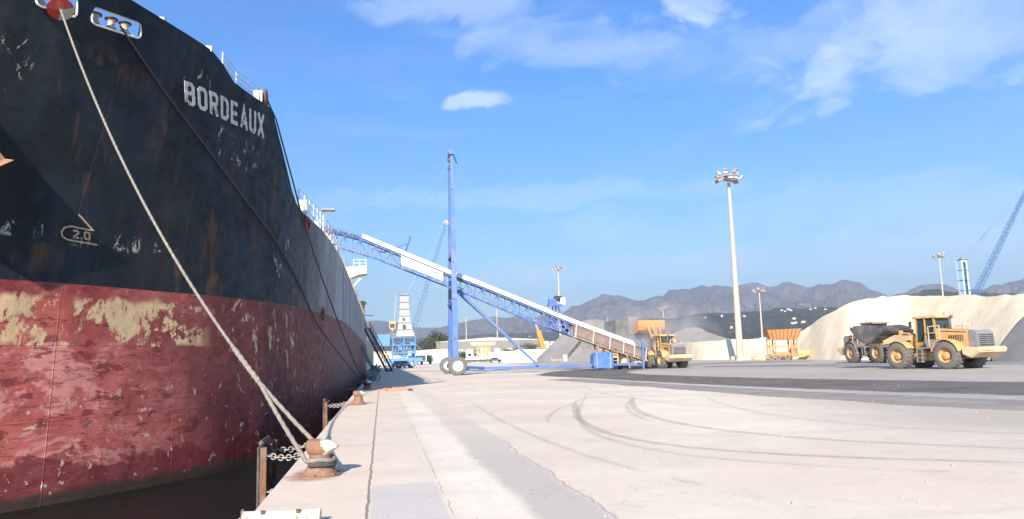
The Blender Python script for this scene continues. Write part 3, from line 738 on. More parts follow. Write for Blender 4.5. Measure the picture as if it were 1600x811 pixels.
def loop_pts():
    R0 = 0.20; dirx = (J-N1); dirx.z = 0; dirx.normalize(); a0 = math.atan2(dirx.y, dirx.x); P = []
    for k in range(21):
        a = a0+R(72)+ (2*math.pi-2*R(72))*k/20
        P.append(N1+Vector((R0*math.cos(a), R0*math.sin(a), 0.012*math.sin(3*a)-0.015)))
    return P
LP = loop_pts()
r1 = thing('mooring_rope', 'thick pale mooring rope from the nearest bollard up to the red disc on the bow', 'mooring rope', tuple(N1), 0, 'mooring lines from the bow', world=True)
def rp(nm, pts, r, mat, par, **k):
    o = rope(pts, r, nm, None, mat, **k); o.parent = par; o.location = -Vector(par.location); return o
rp('rope_line', main, 0.028, rope_light, r1, lay=0.2, amp=0.08)
A_ = [J.lerp(LP[0], k/6)+Vector((0,0,-0.03*math.sin(math.pi*k/6))) for k in range(7)]+LP[1:-1]+[LP[-1].lerp(J, k/6)+Vector((0,0,-0.03*math.sin(math.pi*k/6))) for k in range(7)]
rp('eye_loop', A_, 0.032, rope_light, r1, lay=0.2, amp=0.08)
rp('rope_splice', [J]+main[1:4], 0.042, rope_light, r1, amp=0.12, lay=0.16)
L2 = LP[3:18]
rp('rope_turn', [p+Vector((0,0,-0.062)) for p in L2], 0.038, rope_dark, r1)
m = MB()
for k in range(12):                          # frayed tufts at the splice
    p = main[random.randint(0,5)].lerp(main[6], random.random()*0.3); q = p+Vector((random.uniform(-.05,.05),random.uniform(-.05,.05),random.uniform(-.07,.01))); m.tube([p,q], 0.005, 3)
m.build('frayed_tuft', rope_light, r1)['kind'] = 'stuff'
def wrap(P):                                 # a taut line bears against the curved shell where it would pass through it
    out = []
    for p in P:
        if p.z < 12.0 and p.y > 22.6:
            q = hull_pt(hull_t(p.y, p.z), p.z); p = Vector((max(p.x, q[0]+0.06), p.y, p.z))
        out.append(p)
    for _ in range(6):
        out = [out[0]]+[Vector((max(out[i].x, (out[i-1].x+out[i+1].x)/2), out[i].y, out[i].z)) for i in range(1, len(out)-1)]+[out[-1]]
    return out
E3 = Vector((-0.82,44.6,0.24))
for (P0, sag, lab) in ((Vector(HOLES[3])+Vector((0.25,-0.05,-0.08)), 0.55, 'dark mooring line from the three-roller opening down to the farthest bollard'),
                  (PED+Vector((0.12,0.1,0.05)), 0.9, 'dark mooring line from the sheave behind the ship name down to the farthest bollard')):
    rr_ = thing('mooring_rope', lab, 'mooring rope', tuple(E3), 0, 'mooring lines from the bow', world=True)
    off = Vector((-0.14,-0.12,0.0 if sag < 0.8 else 0.07))
    rp('rope_line', wrap(catenary(E3+off, P0, sag, 90)), 0.034, rope_dark, rr_, step=0.08, lay=0.35)
    rp('eye_loop', [E3+Vector((0.19*math.cos(a), 0.19*math.sin(a), 0.0 if sag < 0.8 else 0.07)) for a in [2*math.pi*k/20 for k in range(21)]], 0.036, rope_dark, rr_)
# rat guard: disc on the rope at the opening
dv = (main[-2]-main[-1]).normalized(); cpt = main[-1]+dv*0.30
q = dv.to_track_quat('Z', 'Y').to_matrix().to_4x4()
rat = thing('rat_guard', 'red and white rat guard disc threaded on the pale rope at the bow opening', 'rat guard', tuple(cpt))
red_m = paint('red_guard', (0.62,0.05,0.05), 0.5, (0.5,0.4,0.35), 0.4, 5)
white_m = paint('white_guard', (0.62,0.58,0.52), 0.6, (0.3,0.2,0.15), 0.4, 5)
RG0 = 30
def half(a0, a1, mat, nm):
    m = MB(); n = 14; vs = []
    for h, r in ((0.0,0.34),(0.012,0.34),(0.05,0.05),(0.038,0.05)):
        for k in range(n+1):
            a = a0+(a1-a0)*k/n; vs.append(q @ Vector((r*math.cos(a), r*math.sin(a), h)))
    rows = [vs[i*(n+1):(i+1)*(n+1)] for i in range(4)]; m.grid(rows+[rows[0]]); m.build(nm, mat, rat)
half(R(RG0), R(RG0+245), red_m, 'red_plate'); half(R(RG0+247), R(RG0+358), white_m, 'white_plate')

# ---------------------------------------------------------------- fenders at the quay edge
chain_mat = paint('chain_metal', (0.36,0.31,0.27), 0.7, (0.2,0.1,0.06), 0.5, 6)
fend_dark = paint('fender_dark', (0.05,0.045,0.045), 0.7, (0.2,0.11,0.07), 0.5, 3)
def chain(mb, a, b, n, sag=0.06, sz=0.05, th=0.012):
    P = catenary(a, b, sag, n)
    for i in range(n):
        p, q2 = P[i], P[i+1]; d = (q2-p).normalized(); up = Vector((0,0,1)) if i % 2 else d.cross(Vector((0,0,1))).normalized()
        if i % 2: up = (up-d*up.dot(d)).normalized()
        c = (p+q2)/2; L = (q2-p).length*0.72
        mb.tube([c+d*L*math.cos(a_)+up*sz*math.sin(a_) for a_ in [2*math.pi*k/10 for k in range(10)]], th, 5, closed=True)
def fender(Y, label, s=1.0):
    r = thing('quay_fender', label, 'fender', (-2.0, Y, -2.0), 0, 'steel fender frames hung on the quay wall', world=True)
    m = MB().bbox(-2.16,-2.10,Y-0.7,Y+0.7,-1.9,0.16); m.bbox(-2.17,-2.09,Y-0.5,Y+0.5,0.161,0.24); m.build('facing_pad', fend_dark, r, bevel=0.02)
    m = MB()
    for yy in (Y-0.66, Y, Y+0.66): m.bbox(-2.097,-2.0,yy-0.04,yy+0.04,-1.9,0.14)
    for zz in (-1.8,-1.2,-0.62,-0.05): m.bbox(-2.096,-2.0,Y-0.62,Y+0.62,zz-0.035,zz+0.035)
    m.build('back_frame', rust, r)
    m = MB().cyl((-1.68,Y,-0.95), 0.46, 0.5, 20, 'X'); m.build('rubber_block', rubber, r, smooth=True)
    for zz, y0 in ((-0.02,Y-0.6),(-0.06,Y+0.6)):
        m = MB(); chain(m, Vector((-1.99,y0,zz+0.02)), Vector((QX+0.02,y0-0.35 if y0 < Y else y0+0.3,0.02)), 9, 0.05); m.build('chain', chain_mat, r)
    m = MB(); chain(m, Vector((-1.99,Y-0.6,-0.62)), Vector((QX+0.02,Y-1.2,-0.5)), 9, 0.05); m.build('chain', chain_mat, r)
    return r
fender(14.6, 'dark steel fender frame with rusty ribs and chains beside the nearest bollard')
fender(29.6, 'smaller looking rusty fender frame hung beyond the quay edge by the second bollard')
fender(46.5, 'far fender frame below the quay edge near the farthest bollard')
fender(61, 'dim fender frame between ship and quay past the dark mooring lines')

# whitewashed bar, ring and scattered debris
whw = paint('whitewash', (0.62,0.60,0.55), 0.8, (0.16,0.13,0.11), 0.7, 4)
tb_ = thing('timber_beam', 'whitewashed beam with bolt holes lying at the bottom edge of the quay', 'beam', (-0.95,8.0,0), R(-6))
m = MB().tube([(-0.42,0,0.07),(0.34,0,0.07)], 0.07, 10); m.build('beam', whw, tb_, smooth=True)
m = MB().cyl((0.13,-0.055,0.135), 0.022, 0.03, 10).cyl((-0.22,-0.055,0.135), 0.022, 0.03, 10); m.build('bolt', rust, tb_)
rg = thing('mooring_ring', 'small rusty ring standing at the quay edge beside the white beam', 'ring', (-1.42,8.3,0.0))
MB().tube([(0.0,0.05*math.cos(a),0.03+0.075*math.sin(a)) for a in [2*math.pi*k/16 for k in range(16)]], 0.014, 6, closed=True).build('ring', rust, rg, smooth=True)
MB().box((0.06,0,0.015), (0.20,0.09,0.02)).build('ring_plate', whw, rg)
deb = paint('debris_orange', (0.52,0.24,0.15), 0.8, (0.2,0.1,0.07), 0.6, 3)
for i, (x, y, w, d_, h, a, lab) in enumerate(((0.62,40.4,0.7,0.5,0.14,0.2,'largest orange timber block on the quay before the shaded ground'),(1.2,40.3,0.5,0.14,0.12,-0.3,'right-hand orange batten of the debris on the quay'),
        (1.15,41.3,0.45,0.12,0.1,0.5,'orange batten lying behind the other debris pieces'),(0.1,41.4,0.7,0.12,0.07,0.1,'thin orange stick at the left end of the debris'),(1.5,39.9,0.22,0.2,0.07,0.9,'tiny dark chunk at the right end of the debris'))):
    m = MB().box((0,0,h/2), (w,d_,h)); m.box((w*0.2,0.05,h+0.03), (w*0.5,d_*0.4,0.06), rz=0.4)
    o = m.build('timber_block', deb if i < 4 else dark_metal, bevel=0.01); o.location = (x,y,0.005); o.rotation_euler = (0,0,a); tag(o, lab, 'debris', 'debris pieces on the quay')
crumb = plain('crumb', (0.33,0.29,0.26), 0.9, var=0.5, scale=0.7)
m = MB(); rnd = random.Random(5)
for k in range(520):
    y = 6.5+rnd.random()**1.7*40; x = -1.1+rnd.random()*(6+y*0.6); s = (0.005+0.017*rnd.random()**3)*(1+y/30)
    m.box((x,y,s*0.4), (s*rnd.uniform(0.8,2.2), s, s*0.8), rz=rnd.random()*3, taper=0.6)
tag(m.build('gravel_crumbs', crumb), kind='stuff')
tag(bpy.data.objects['gravel_crumbs'], label='loose stone crumbs scattered on the concrete')
# a pale straw line (thin stick) on the yard
# ---------------------------------------------------------------- belt conveyor (ship loader)
CY = 77.5
conv_rust = paint('conveyor_rust', (0.30,0.20,0.15), 0.8, (0.16,0.08,0.05), 0.7, 1.5)
hood_mat = plain('hood_white', (0.80,0.77,0.70), 0.6, var=0.06, scale=0.5)
belt_mat = plain('belt_black', (0.03,0.03,0.03), 0.8)
CV = thing('ship_loader', 'long blue truss belt conveyor with white hood and tall wheeled mast, reaching the ship deck', 'conveyor', (18,CY,0), world=True)
BOT = [(-6.9,14.1),(-5.29,13.66),(-0.62,12.24),(7.33,9.02),(15.96,5.30),(20.61,3.49),(23.98,2.25),(28.2,0.85)]
TOP = [(-6.9,15.5),(-5.29,15.02),(-1.92,14.10),(7.36,10.15),(9.66,9.30),(20.68,4.70),(26.33,2.55),(28.4,1.8)]
def zat(P, x):
    for (a, za), (b, zb) in zip(P, P[1:]):
        if x <= b: return za+(zb-za)*(x-a)/(b-a)
    return P[-1][1]
def truss(x0, x1, step, mat, w=1.1, name='truss'):
    m = MB(); n = int((x1-x0)/step)
    for s in (-w/2, w/2):
        for P in (BOT, TOP):
            for k in range(n):
                a, b = x0+(x1-x0)*k/n, x0+(x1-x0)*(k+1)/n
                m.bar((a,CY+s,zat(P,a)), (b,CY+s,zat(P,b)), 0.10)
        for k in range(n+1):
            a = x0+(x1-x0)*k/n; m.bar((a,CY+s,zat(BOT,a)), (a,CY+s,zat(TOP,a)), 0.05)
            if k < n:
                b = x0+(x1-x0)*(k+1)/n
                if k % 2: m.bar((a,CY+s,zat(BOT,a)), (b,CY+s,zat(TOP,b)), 0.045)
                else: m.bar((a,CY+s,zat(TOP,a)), (b,CY+s,zat(BOT,b)), 0.045)
    for k in range(n+1):
        a = x0+(x1-x0)*k/n; m.bar((a,CY-w/2,zat(BOT,a)), (a,CY+w/2,zat(BOT,a)), 0.05).bar((a,CY-w/2,zat(TOP,a)), (a,CY+w/2,zat(TOP,a)), 0.05)
        if k % 2 == 0 and k < n: b = x0+(x1-x0)*(k+1)/n; m.bar((a,CY-w/2,zat(BOT,a)), (b,CY+w/2,zat(BOT,b)), 0.04)
    # lower walkway chord
    for k in range(n):
        a, b = x0+(x1-x0)*k/n, x0+(x1-x0)*(k+1)/n
        m.bar((a,CY-w/2-0.02,zat(BOT,a)+0.28), (b,CY-w/2-0.02,zat(BOT,b)+0.28), 0.06)
    return m.build(name, mat, CV)
truss(-6.9, 20.2, 0.78, blue_paint)
truss(20.2, 28.2, 0.9, conv_rust)
# side plates on the lower, rusty section
m = MB(); P = [(x, zat(BOT,x)+0.15) for x in (20.4,22,24,26,28.2)]; Q = [(x, zat(TOP,x)-0.02) for x in (28.2,26,24,22,20.4)]
m.prism(P+Q, CY-0.50, CY-0.47, 'Y'); m.build('side_plate', paint('side_plate', (0.20,0.155,0.145), 0.8, (0.16,0.08,0.05), 0.6, 2.0), CV)
spm = plain('side_post', (0.55,0.45,0.38), 0.7)
for x in (20.4,22.3,24.1,25.6,26.8,28.1): MB().bar((x,CY-0.6,zat(BOT,x)), (x+0.18,CY-0.6,zat(TOP,x)+0.25), 0.09).build('side_post', spm, CV)

# belt
m = MB(); xs = [-6.9,-5.3,-1.9,3,7.3,12,16,20.7,24,26.3,28.6]
m.grid([[(x,CY-0.45,zat(TOP,x)+0.14),(x,CY-0.2,zat(TOP,x)+0.03),(x,CY+0.2,zat(TOP,x)+0.03),(x,CY+0.45,zat(TOP,x)+0.14)] for x in xs])
m.build('belt', belt_mat, CV, fix=False)
# hood: half-round white cover
m = MB(); rows = []; xs = [-1.92+k*(26.9+1.92)/26 for k in range(27)]
for x in xs:
    zb = zat(TOP,x)+0.10; rows.append([(x,CY+0.66*math.cos(a),zb+0.56*math.sin(a)+0.05) for a in [math.pi*k/12 for k in range(13)]])
m.grid(rows); m.f.append(tuple(range(12,-1,-1))); m.f.append(tuple(len(m.v)-13+k for k in range(13)))
m.build('hood', hood_mat, CV, smooth=True)
m = MB()
for x in xs[::2]: m.tube([(x,CY+0.675*math.cos(a),zat(TOP,x)+0.155+0.575*math.sin(a)) for a in [math.pi*k/10 for k in range(11)]], 0.02, 4)
m.build('hood_hoops', plain('hoop', (0.5,0.42,0.36), 0.6), CV)['kind'] = 'stuff'
# open end over the ship: side skirts with dark slots and a head drum
m = MB()
for a, b in ((-6.4,-5.5),(-5.3,-4.4),(-4.2,-3.3),(-3.1,-2.2)):
    m.prism([(a,zat(TOP,a)-0.02),(b,zat(TOP,b)-0.02),(b,zat(TOP,b)+0.30),(a,zat(TOP,a)+0.30)], CY-0.62, CY-0.58, 'Y')
m.build('side_skirt', plain('skirt', (0.04,0.06,0.12), 0.7), CV)
m = MB()
for k in range(11): x = -6.9+k*0.5; m.bar((x,CY-0.6,zat(TOP,x)), (x,CY-0.6,zat(TOP,x)+0.45), 0.05)
m.bar((-6.9,CY-0.6,zat(TOP,-6.9)+0.45), (-1.9,CY-0.6,zat(TOP,-1.9)+0.42), 0.06)
m.build('end_frame', blue_paint, CV)
m = MB().cyl((-6.9,CY,15.3), 0.35, 1.0, 16, 'Y'); m.build('head_drum', dark_metal, CV)
m = MB().tube([(-7.0,CY,15.0),(-7.3,CY,10.5)], 0.45, 12); m.build('chute', blue_paint, CV)
# sign panel with a faint dome emblem and faint lines of text
x0, x1 = 2.05, 6.35
m = MB(); m.prism([(x0,zat(BOT,x0)+0.28),(x1,zat(BOT,x1)+0.28),(x1,zat(TOP,x1)+0.0),(x0,zat(TOP,x0)+0.0)], CY-0.70, CY-0.67, 'Y')
sp = m.build('sign_panel', plain('sign_white', (0.78,0.77,0.76), 0.5, var=0.04), CV)
def SP(u, v): x = x0+(x1-x0)*u; zb, zt = zat(BOT,x)+0.28, zat(TOP,x); return (x, CY-0.706, zb+(zt-zb)*v)
faint = plain('sign_faint_text', (0.50,0.52,0.62), 0.6)
m = MB(); rnd = random.Random(3)
for row, (v0, u0, u1) in enumerate(((0.62,0.20,0.70),(0.38,0.26,0.62))):
    u = u0
    while u < u1:
        w = rnd.choice((0.010,0.014,0.018)); a, b, c_, d_ = SP(u,v0-0.07), SP(u+w*0.5,v0-0.07), SP(u+w*0.5,v0+0.07), SP(u,v0+0.07)
        if rnd.random() < 0.82: m.add([a,b,c_,d_],[(0,1,2,3)])
        u += w+0.006
m.build('sign_text', faint, sp)['kind'] = 'stuff'
m = MB(); pts = []
n = 12
oc = [SP(0.84+0.075*math.cos(math.pi*k/n), 0.42+0.36*math.sin(math.pi*k/n)) for k in range(n+1)]; ic = [SP(0.84+0.042*math.cos(math.pi*k/n), 0.42+0.17*math.sin(math.pi*k/n)) for k in range(n+1)]
m.grid([oc, ic]); m.build('sign_emblem', plain('sign_blue', (0.16,0.22,0.42), 0.6), sp)
# mast: two legs leaning together over the conveyor, tapering upward
for y0, yt, x0_, nm in ((73.3,76.4,7.18,'mast_leg'),(81.5,78.3,7.5,'mast_leg')):
    m = MB(); b, t_ = Vector((x0_,y0,0.9)), Vector((7.42,yt,23.2))
    rows = []
    for k in range(9):
        u = k/8; c = b.lerp(t_, u); w = 0.31*(1-u)+0.16*u; rows.append([(c.x-w,c.y-w,c.z),(c.x+w,c.y-w,c.z),(c.x+w,c.y+w,c.z),(c.x-w,c.y+w,c.z)])
    m.grid(rows, closed=True); o = len(m.v); m.f.append((o-4,o-3,o-2,o-1)); m.f.append((3,2,1,0))
    leg = m.build(nm, blue_paint, CV, bevel=0.03)
    for u in (0.12,0.3,0.47,0.66,0.82): c = b.lerp(t_, u); w = 0.31*(1-u)+0.16*u; MB().box((c.x-0.05,c.y-w-0.01,c.z), (0.16,0.04,0.14)).build('inspection_plate', dark_metal, leg)
m = MB().box((7.42,77.35,23.3), (0.55,2.6,0.35)).cyl((7.42,77.35,23.7), 0.32, 0.4, 16, 'Y').bar((7.6,77.3,23.5),(8.2,77.3,22.2),0.1)
for zz in (12.4,): m.bar((7.3,75.0,zz),(7.3,80.0,zz),0.22)
m.bar((7.25,74.2,7.4),(7.25,80.7,7.4),0.25)
m.build('mast_head', blue_paint, CV)
m = MB()
for x, y, z in ((7.42,76.4,22.6),(7.42,76.4,21.7)): m.cyl((x-0.28,y,z), 0.18, 0.3, 12, 'Y')
m.build('cable_sheave', rust, CV)
# wheels
def tyre_profile(r, w): return [(r*0.58,-w/2),(r*0.80,-w/2),(r*0.94,-w*0.46),(r,-w*0.36),(r,w*0.36),(r*0.94,w*0.46),(r*0.80,w/2),(r*0.58,w/2),(r*0.54,w*0.30),(r*0.50,0),(r*0.54,-w*0.30),(r*0.58,-w/2)]
for y in (72.6, 83.2):
    for dx in (0.0,):
        t_ = MB().lathe(tyre_profile(0.92,0.7), (7.3,y,0.92), 28, 'Y', cap=False).build('wheel', dusty_rubber, CV, smooth=True)
        MB().lathe([(0.53,0.3),(0.53,-0.30),(0.44,-0.28),(0.40,-0.16),(0.28,-0.14),(0.26,-0.32),(0.10,-0.34)], (7.3,y,0.92), 20, 'Y').build('rim', plain('rim_pale_blue', (0.42,0.55,0.70), 0.5), t_, smooth=True)
m = MB().bar((7.3,72.9,0.95),(7.3,82.9,0.95),0.35); m.build('axle', blue_paint, CV)
# rear wheel seen beside the front one
# base beam and struts
m = MB()
for s in (-0.5,0.5):
    m.bar((7.6,CY+s,0.55),(27.2,CY+s,0.55),0.26)
for k in range(9): x = 8.5+k*2.4; m.bar((x,CY-0.5,0.55),(x,CY+0.5,0.55),0.16)
m.bar((7.3,73.6,0.8),(10.5,CY-0.5,0.6),0.22).bar((7.3,81.5,0.8),(10.5,CY+0.5,0.6),0.22)
m.build('base_beam', blue_paint, CV)
for s in (-0.62, 0.62):
    m = MB(); m.bar((7.85,CY+s,8.75),(15.9+s*0.3+0.4,CY+s*1.4,0.75),0.24); m.build('brace', blue_paint, CV)
for x in (22.8,26.0):
    m = MB()
    for s in (-0.55,0.55): m.bar((x,CY+s,zat(BOT,x)),(x+0.3,CY+s,0.1),0.16)
    m.build('tail_leg', conv_rust, CV)
# A-frame strut with pulley on the boom
m = MB()
for s in (-0.6,0.6):
    m.bar((3.05,CY,14.35),(1.95,CY+s,zat(BOT,1.95)+0.1),0.11).bar((2.75,CY,13.75),(0.35,CY+s*0.5,12.85),0.11).bar((0.35,CY+s*0.5,12.85),(-1.0,CY+s,zat(TOP,-1.0)-0.6),0.11)
m.cyl((3.05,CY,14.45), 0.2, 0.3, 14, 'Y'); m.build('strut_frame', blue_paint, CV)
# drive station straddling the belt
dm = MB()
for dx in (-0.75,0.0,0.75):
    for s in (-0.72,0.72): dm.bar((18.6+dx*0.4,CY+s*0.5,7.0),(18.5+dx*1.1,CY+s,zat(BOT,18.5)+0.2),0.11)
dm.box((18.4,CY,7.05),(1.5,1.0,0.16)).box((18.1,CY-0.1,7.4),(0.8,0.7,0.55)); d0 = dm.build('drive_station', blue_paint, CV)
MB().cyl((18.75,CY-0.1,7.75),0.28,0.8,14,'X').build('motor', dark_metal, d0); MB().box((19.2,CY-0.1,7.45),(0.5,0.7,0.75)).build('gearbox_cover', white_paint, d0)
m = MB(); rnd = random.Random(9)
for k in range(16): x = 17.4+rnd.random()*2.3; m.box((x,CY-0.68,zat(BOT,x)+0.3+rnd.random()*0.7),(0.3,0.12,0.25)); m.bar((x,CY-0.7,zat(BOT,x)),(x+rnd.uniform(-.4,.4),CY-0.7,zat(TOP,x)),0.06)
m.build('drive_brackets', blue_paint, CV)
# guy cables
cab = plain('cable_pale', (0.20,0.25,0.34), 0.7)
for q in ((-4.9,CY-0.5,15.4),(3.05,CY,14.4),(0.9,CY-0.5,13.3),(13.0,CY-0.5,zat(TOP,13)+0.7),(19.0,CY-0.5,5.6)):
    MB().tube([(7.42,76.9,22.9), q], 0.012, 4).build('guy_cable', cab, CV)
MB().tube([(6.4,76.9,20.5),(6.35,76.9,9.8)], 0.012, 4).build('guy_cable', cab, CV)
# ---------------------------------------------------------------- hopper over the tail
HP = thing('feed_hopper', 'dark steel feed hopper in the dust at the low end of the conveyor', 'hopper', (28.6,79.0,0), world=True)
hop = paint('hopper_steel', (0.10,0.105,0.11), 0.75, (0.2,0.14,0.1), 0.5, 1.0)
hop_l = plain('hopper_light', (0.20,0.18,0.185), 0.8, var=0.25)
m = MB(); T = [(27.0,82.8,4.3),(33.2,82.8,4.3),(33.2,87.0,4.3),(27.0,87.0,4.3)]; B_ = [(28.6,84.2,2.0),(31.2,84.2,2.0),(31.2,85.8,2.0),(28.6,85.8,2.0)]
m.grid([[Vector(p) for p in T],[Vector(p) for p in B_]], closed=True); m.build('funnel', hop, HP)
m = MB().bbox(26.75,26.98,82.7,87.1,3.6,5.6).bbox(26.8,28.2,82.55,82.68,2.9,5.6); m.build('side_board', hop, HP)
m = MB().bbox(27.0,33.2,87.02,87.12,4.0,5.2); m.build('back_board', hop, HP)
m = MB().bbox(28.25,29.5,82.5,82.6,3.9,5.9); m.build('front_board', hop_l, HP)
m = MB()
for x in (27.2,33.0):
    for y in (83.0,86.8): m.bar((x,y,0),(x,y,4.3),0.22)
m.bar((27.2,83.0,2.2),(33.0,83.0,2.2),0.16).bar((27.2,83.0,0.3),(33.0,83.0,2.2),0.12).bar((27.2,86.8,2.2),(33.0,86.8,2.2),0.16)
m.bar((29.2,85.0,1.7),(28.2,78.2,1.9),0.7).bar((26.9,82.6,3.2),(26.4,80.4,0.2),0.2)
m.build('support_frame', hop, HP)
m = MB().bar((27.6,76.3,0.0),(27.65,76.3,3.2),0.20); m.build('hose_post', blue_paint, HP)
m = MB().bbox(27.1,32.0,82.6,82.7,1.9,3.85); m.build('skirt_plate', plain('hopper_blue_grey', (0.13,0.16,0.22), 0.7), HP)
# blue drum-shaped bin
BB = thing('blue_bin', 'bright blue rounded steel bin standing on the ground under the conveyor', 'bin', (23.2,77.2,0), world=True)
m = MB(); n = 10; prof = [(22.2,0.25),(24.0,0.12),(24.3,0.35),(24.3,1.62),(24.05,1.86),(22.35,1.86),(22.1,1.6),(22.1,0.5)]
m.prism(prof, 76.2, 77.6, 'Y'); m.build('shell', paint('bin_blue', (0.045,0.16,0.55), 0.4, (0.1,0.12,0.2), 0.3, 2), BB, bevel=0.05)
m = MB()
for x in (22.45,23.95): m.bbox(x-0.03,x+0.03,76.16,76.198,0.2,1.85)
m.build('rib', plain('bin_rib', (0.3,0.42,0.65), 0.5), BB)
m = MB().tube([(24.2,76.3,0.5),(24.7,76.2,0.12),(23.9,75.6,0.06),(21.5,75.4,0.05)], 0.05, 6); m.build('hose', dark_metal, BB)
# trailer undercarriage under the tail
TR = thing('conveyor_bogie', 'yellowish wheeled support truck under the lower end of the conveyor', 'bogie', (25.2,78.5,0), world=True)
m = MB().box((24.5,78.2,1.6),(1.5,1.2,0.5)).box((24.2,78.2,2.1),(0.7,0.9,0.7))
for k in range(6): m.box((24.85,77.5,0.3+k*0.33),(0.5,0.3,0.06))
m.bar((24.5,77.4,0.3),(24.7,77.4,2.0),0.1).bar((25.1,77.4,0.3),(25.2,77.4,2.0),0.1)
m.build('frame', plain('bogie_yellow', (0.58,0.40,0.22), 0.7), TR)
MB().box((24.35,77.6,2.6),(0.35,0.3,0.35)).build('control_box', white_paint, TR)
for y in (77.6,79.4):
    for x in (25.9,):
        t_ = MB().lathe(tyre_profile(0.78,0.5), (x,y,0.78), 22, 'Y', cap=False).build('wheel', rubber, TR, smooth=True)
        MB().lathe([(0.45,0.2),(0.45,-0.2),(0.36,-0.2),(0.2,-0.12),(0.1,-0.22)], (x,y,0.78), 16, 'Y').build('rim', plain('rim_tan', (0.55,0.38,0.25), 0.6), t_, smooth=True)
m = MB(); rnd = random.Random(4)
for k in range(9): x = 26.7+rnd.random()*1.8; m.box((x,77.3+rnd.random(),0.4+rnd.random()*0.8),(0.35,0.3,0.18), rz=rnd.random())
m.build('tail_fittings', plain('tail_fit', (0.5,0.43,0.36), 0.7), TR)

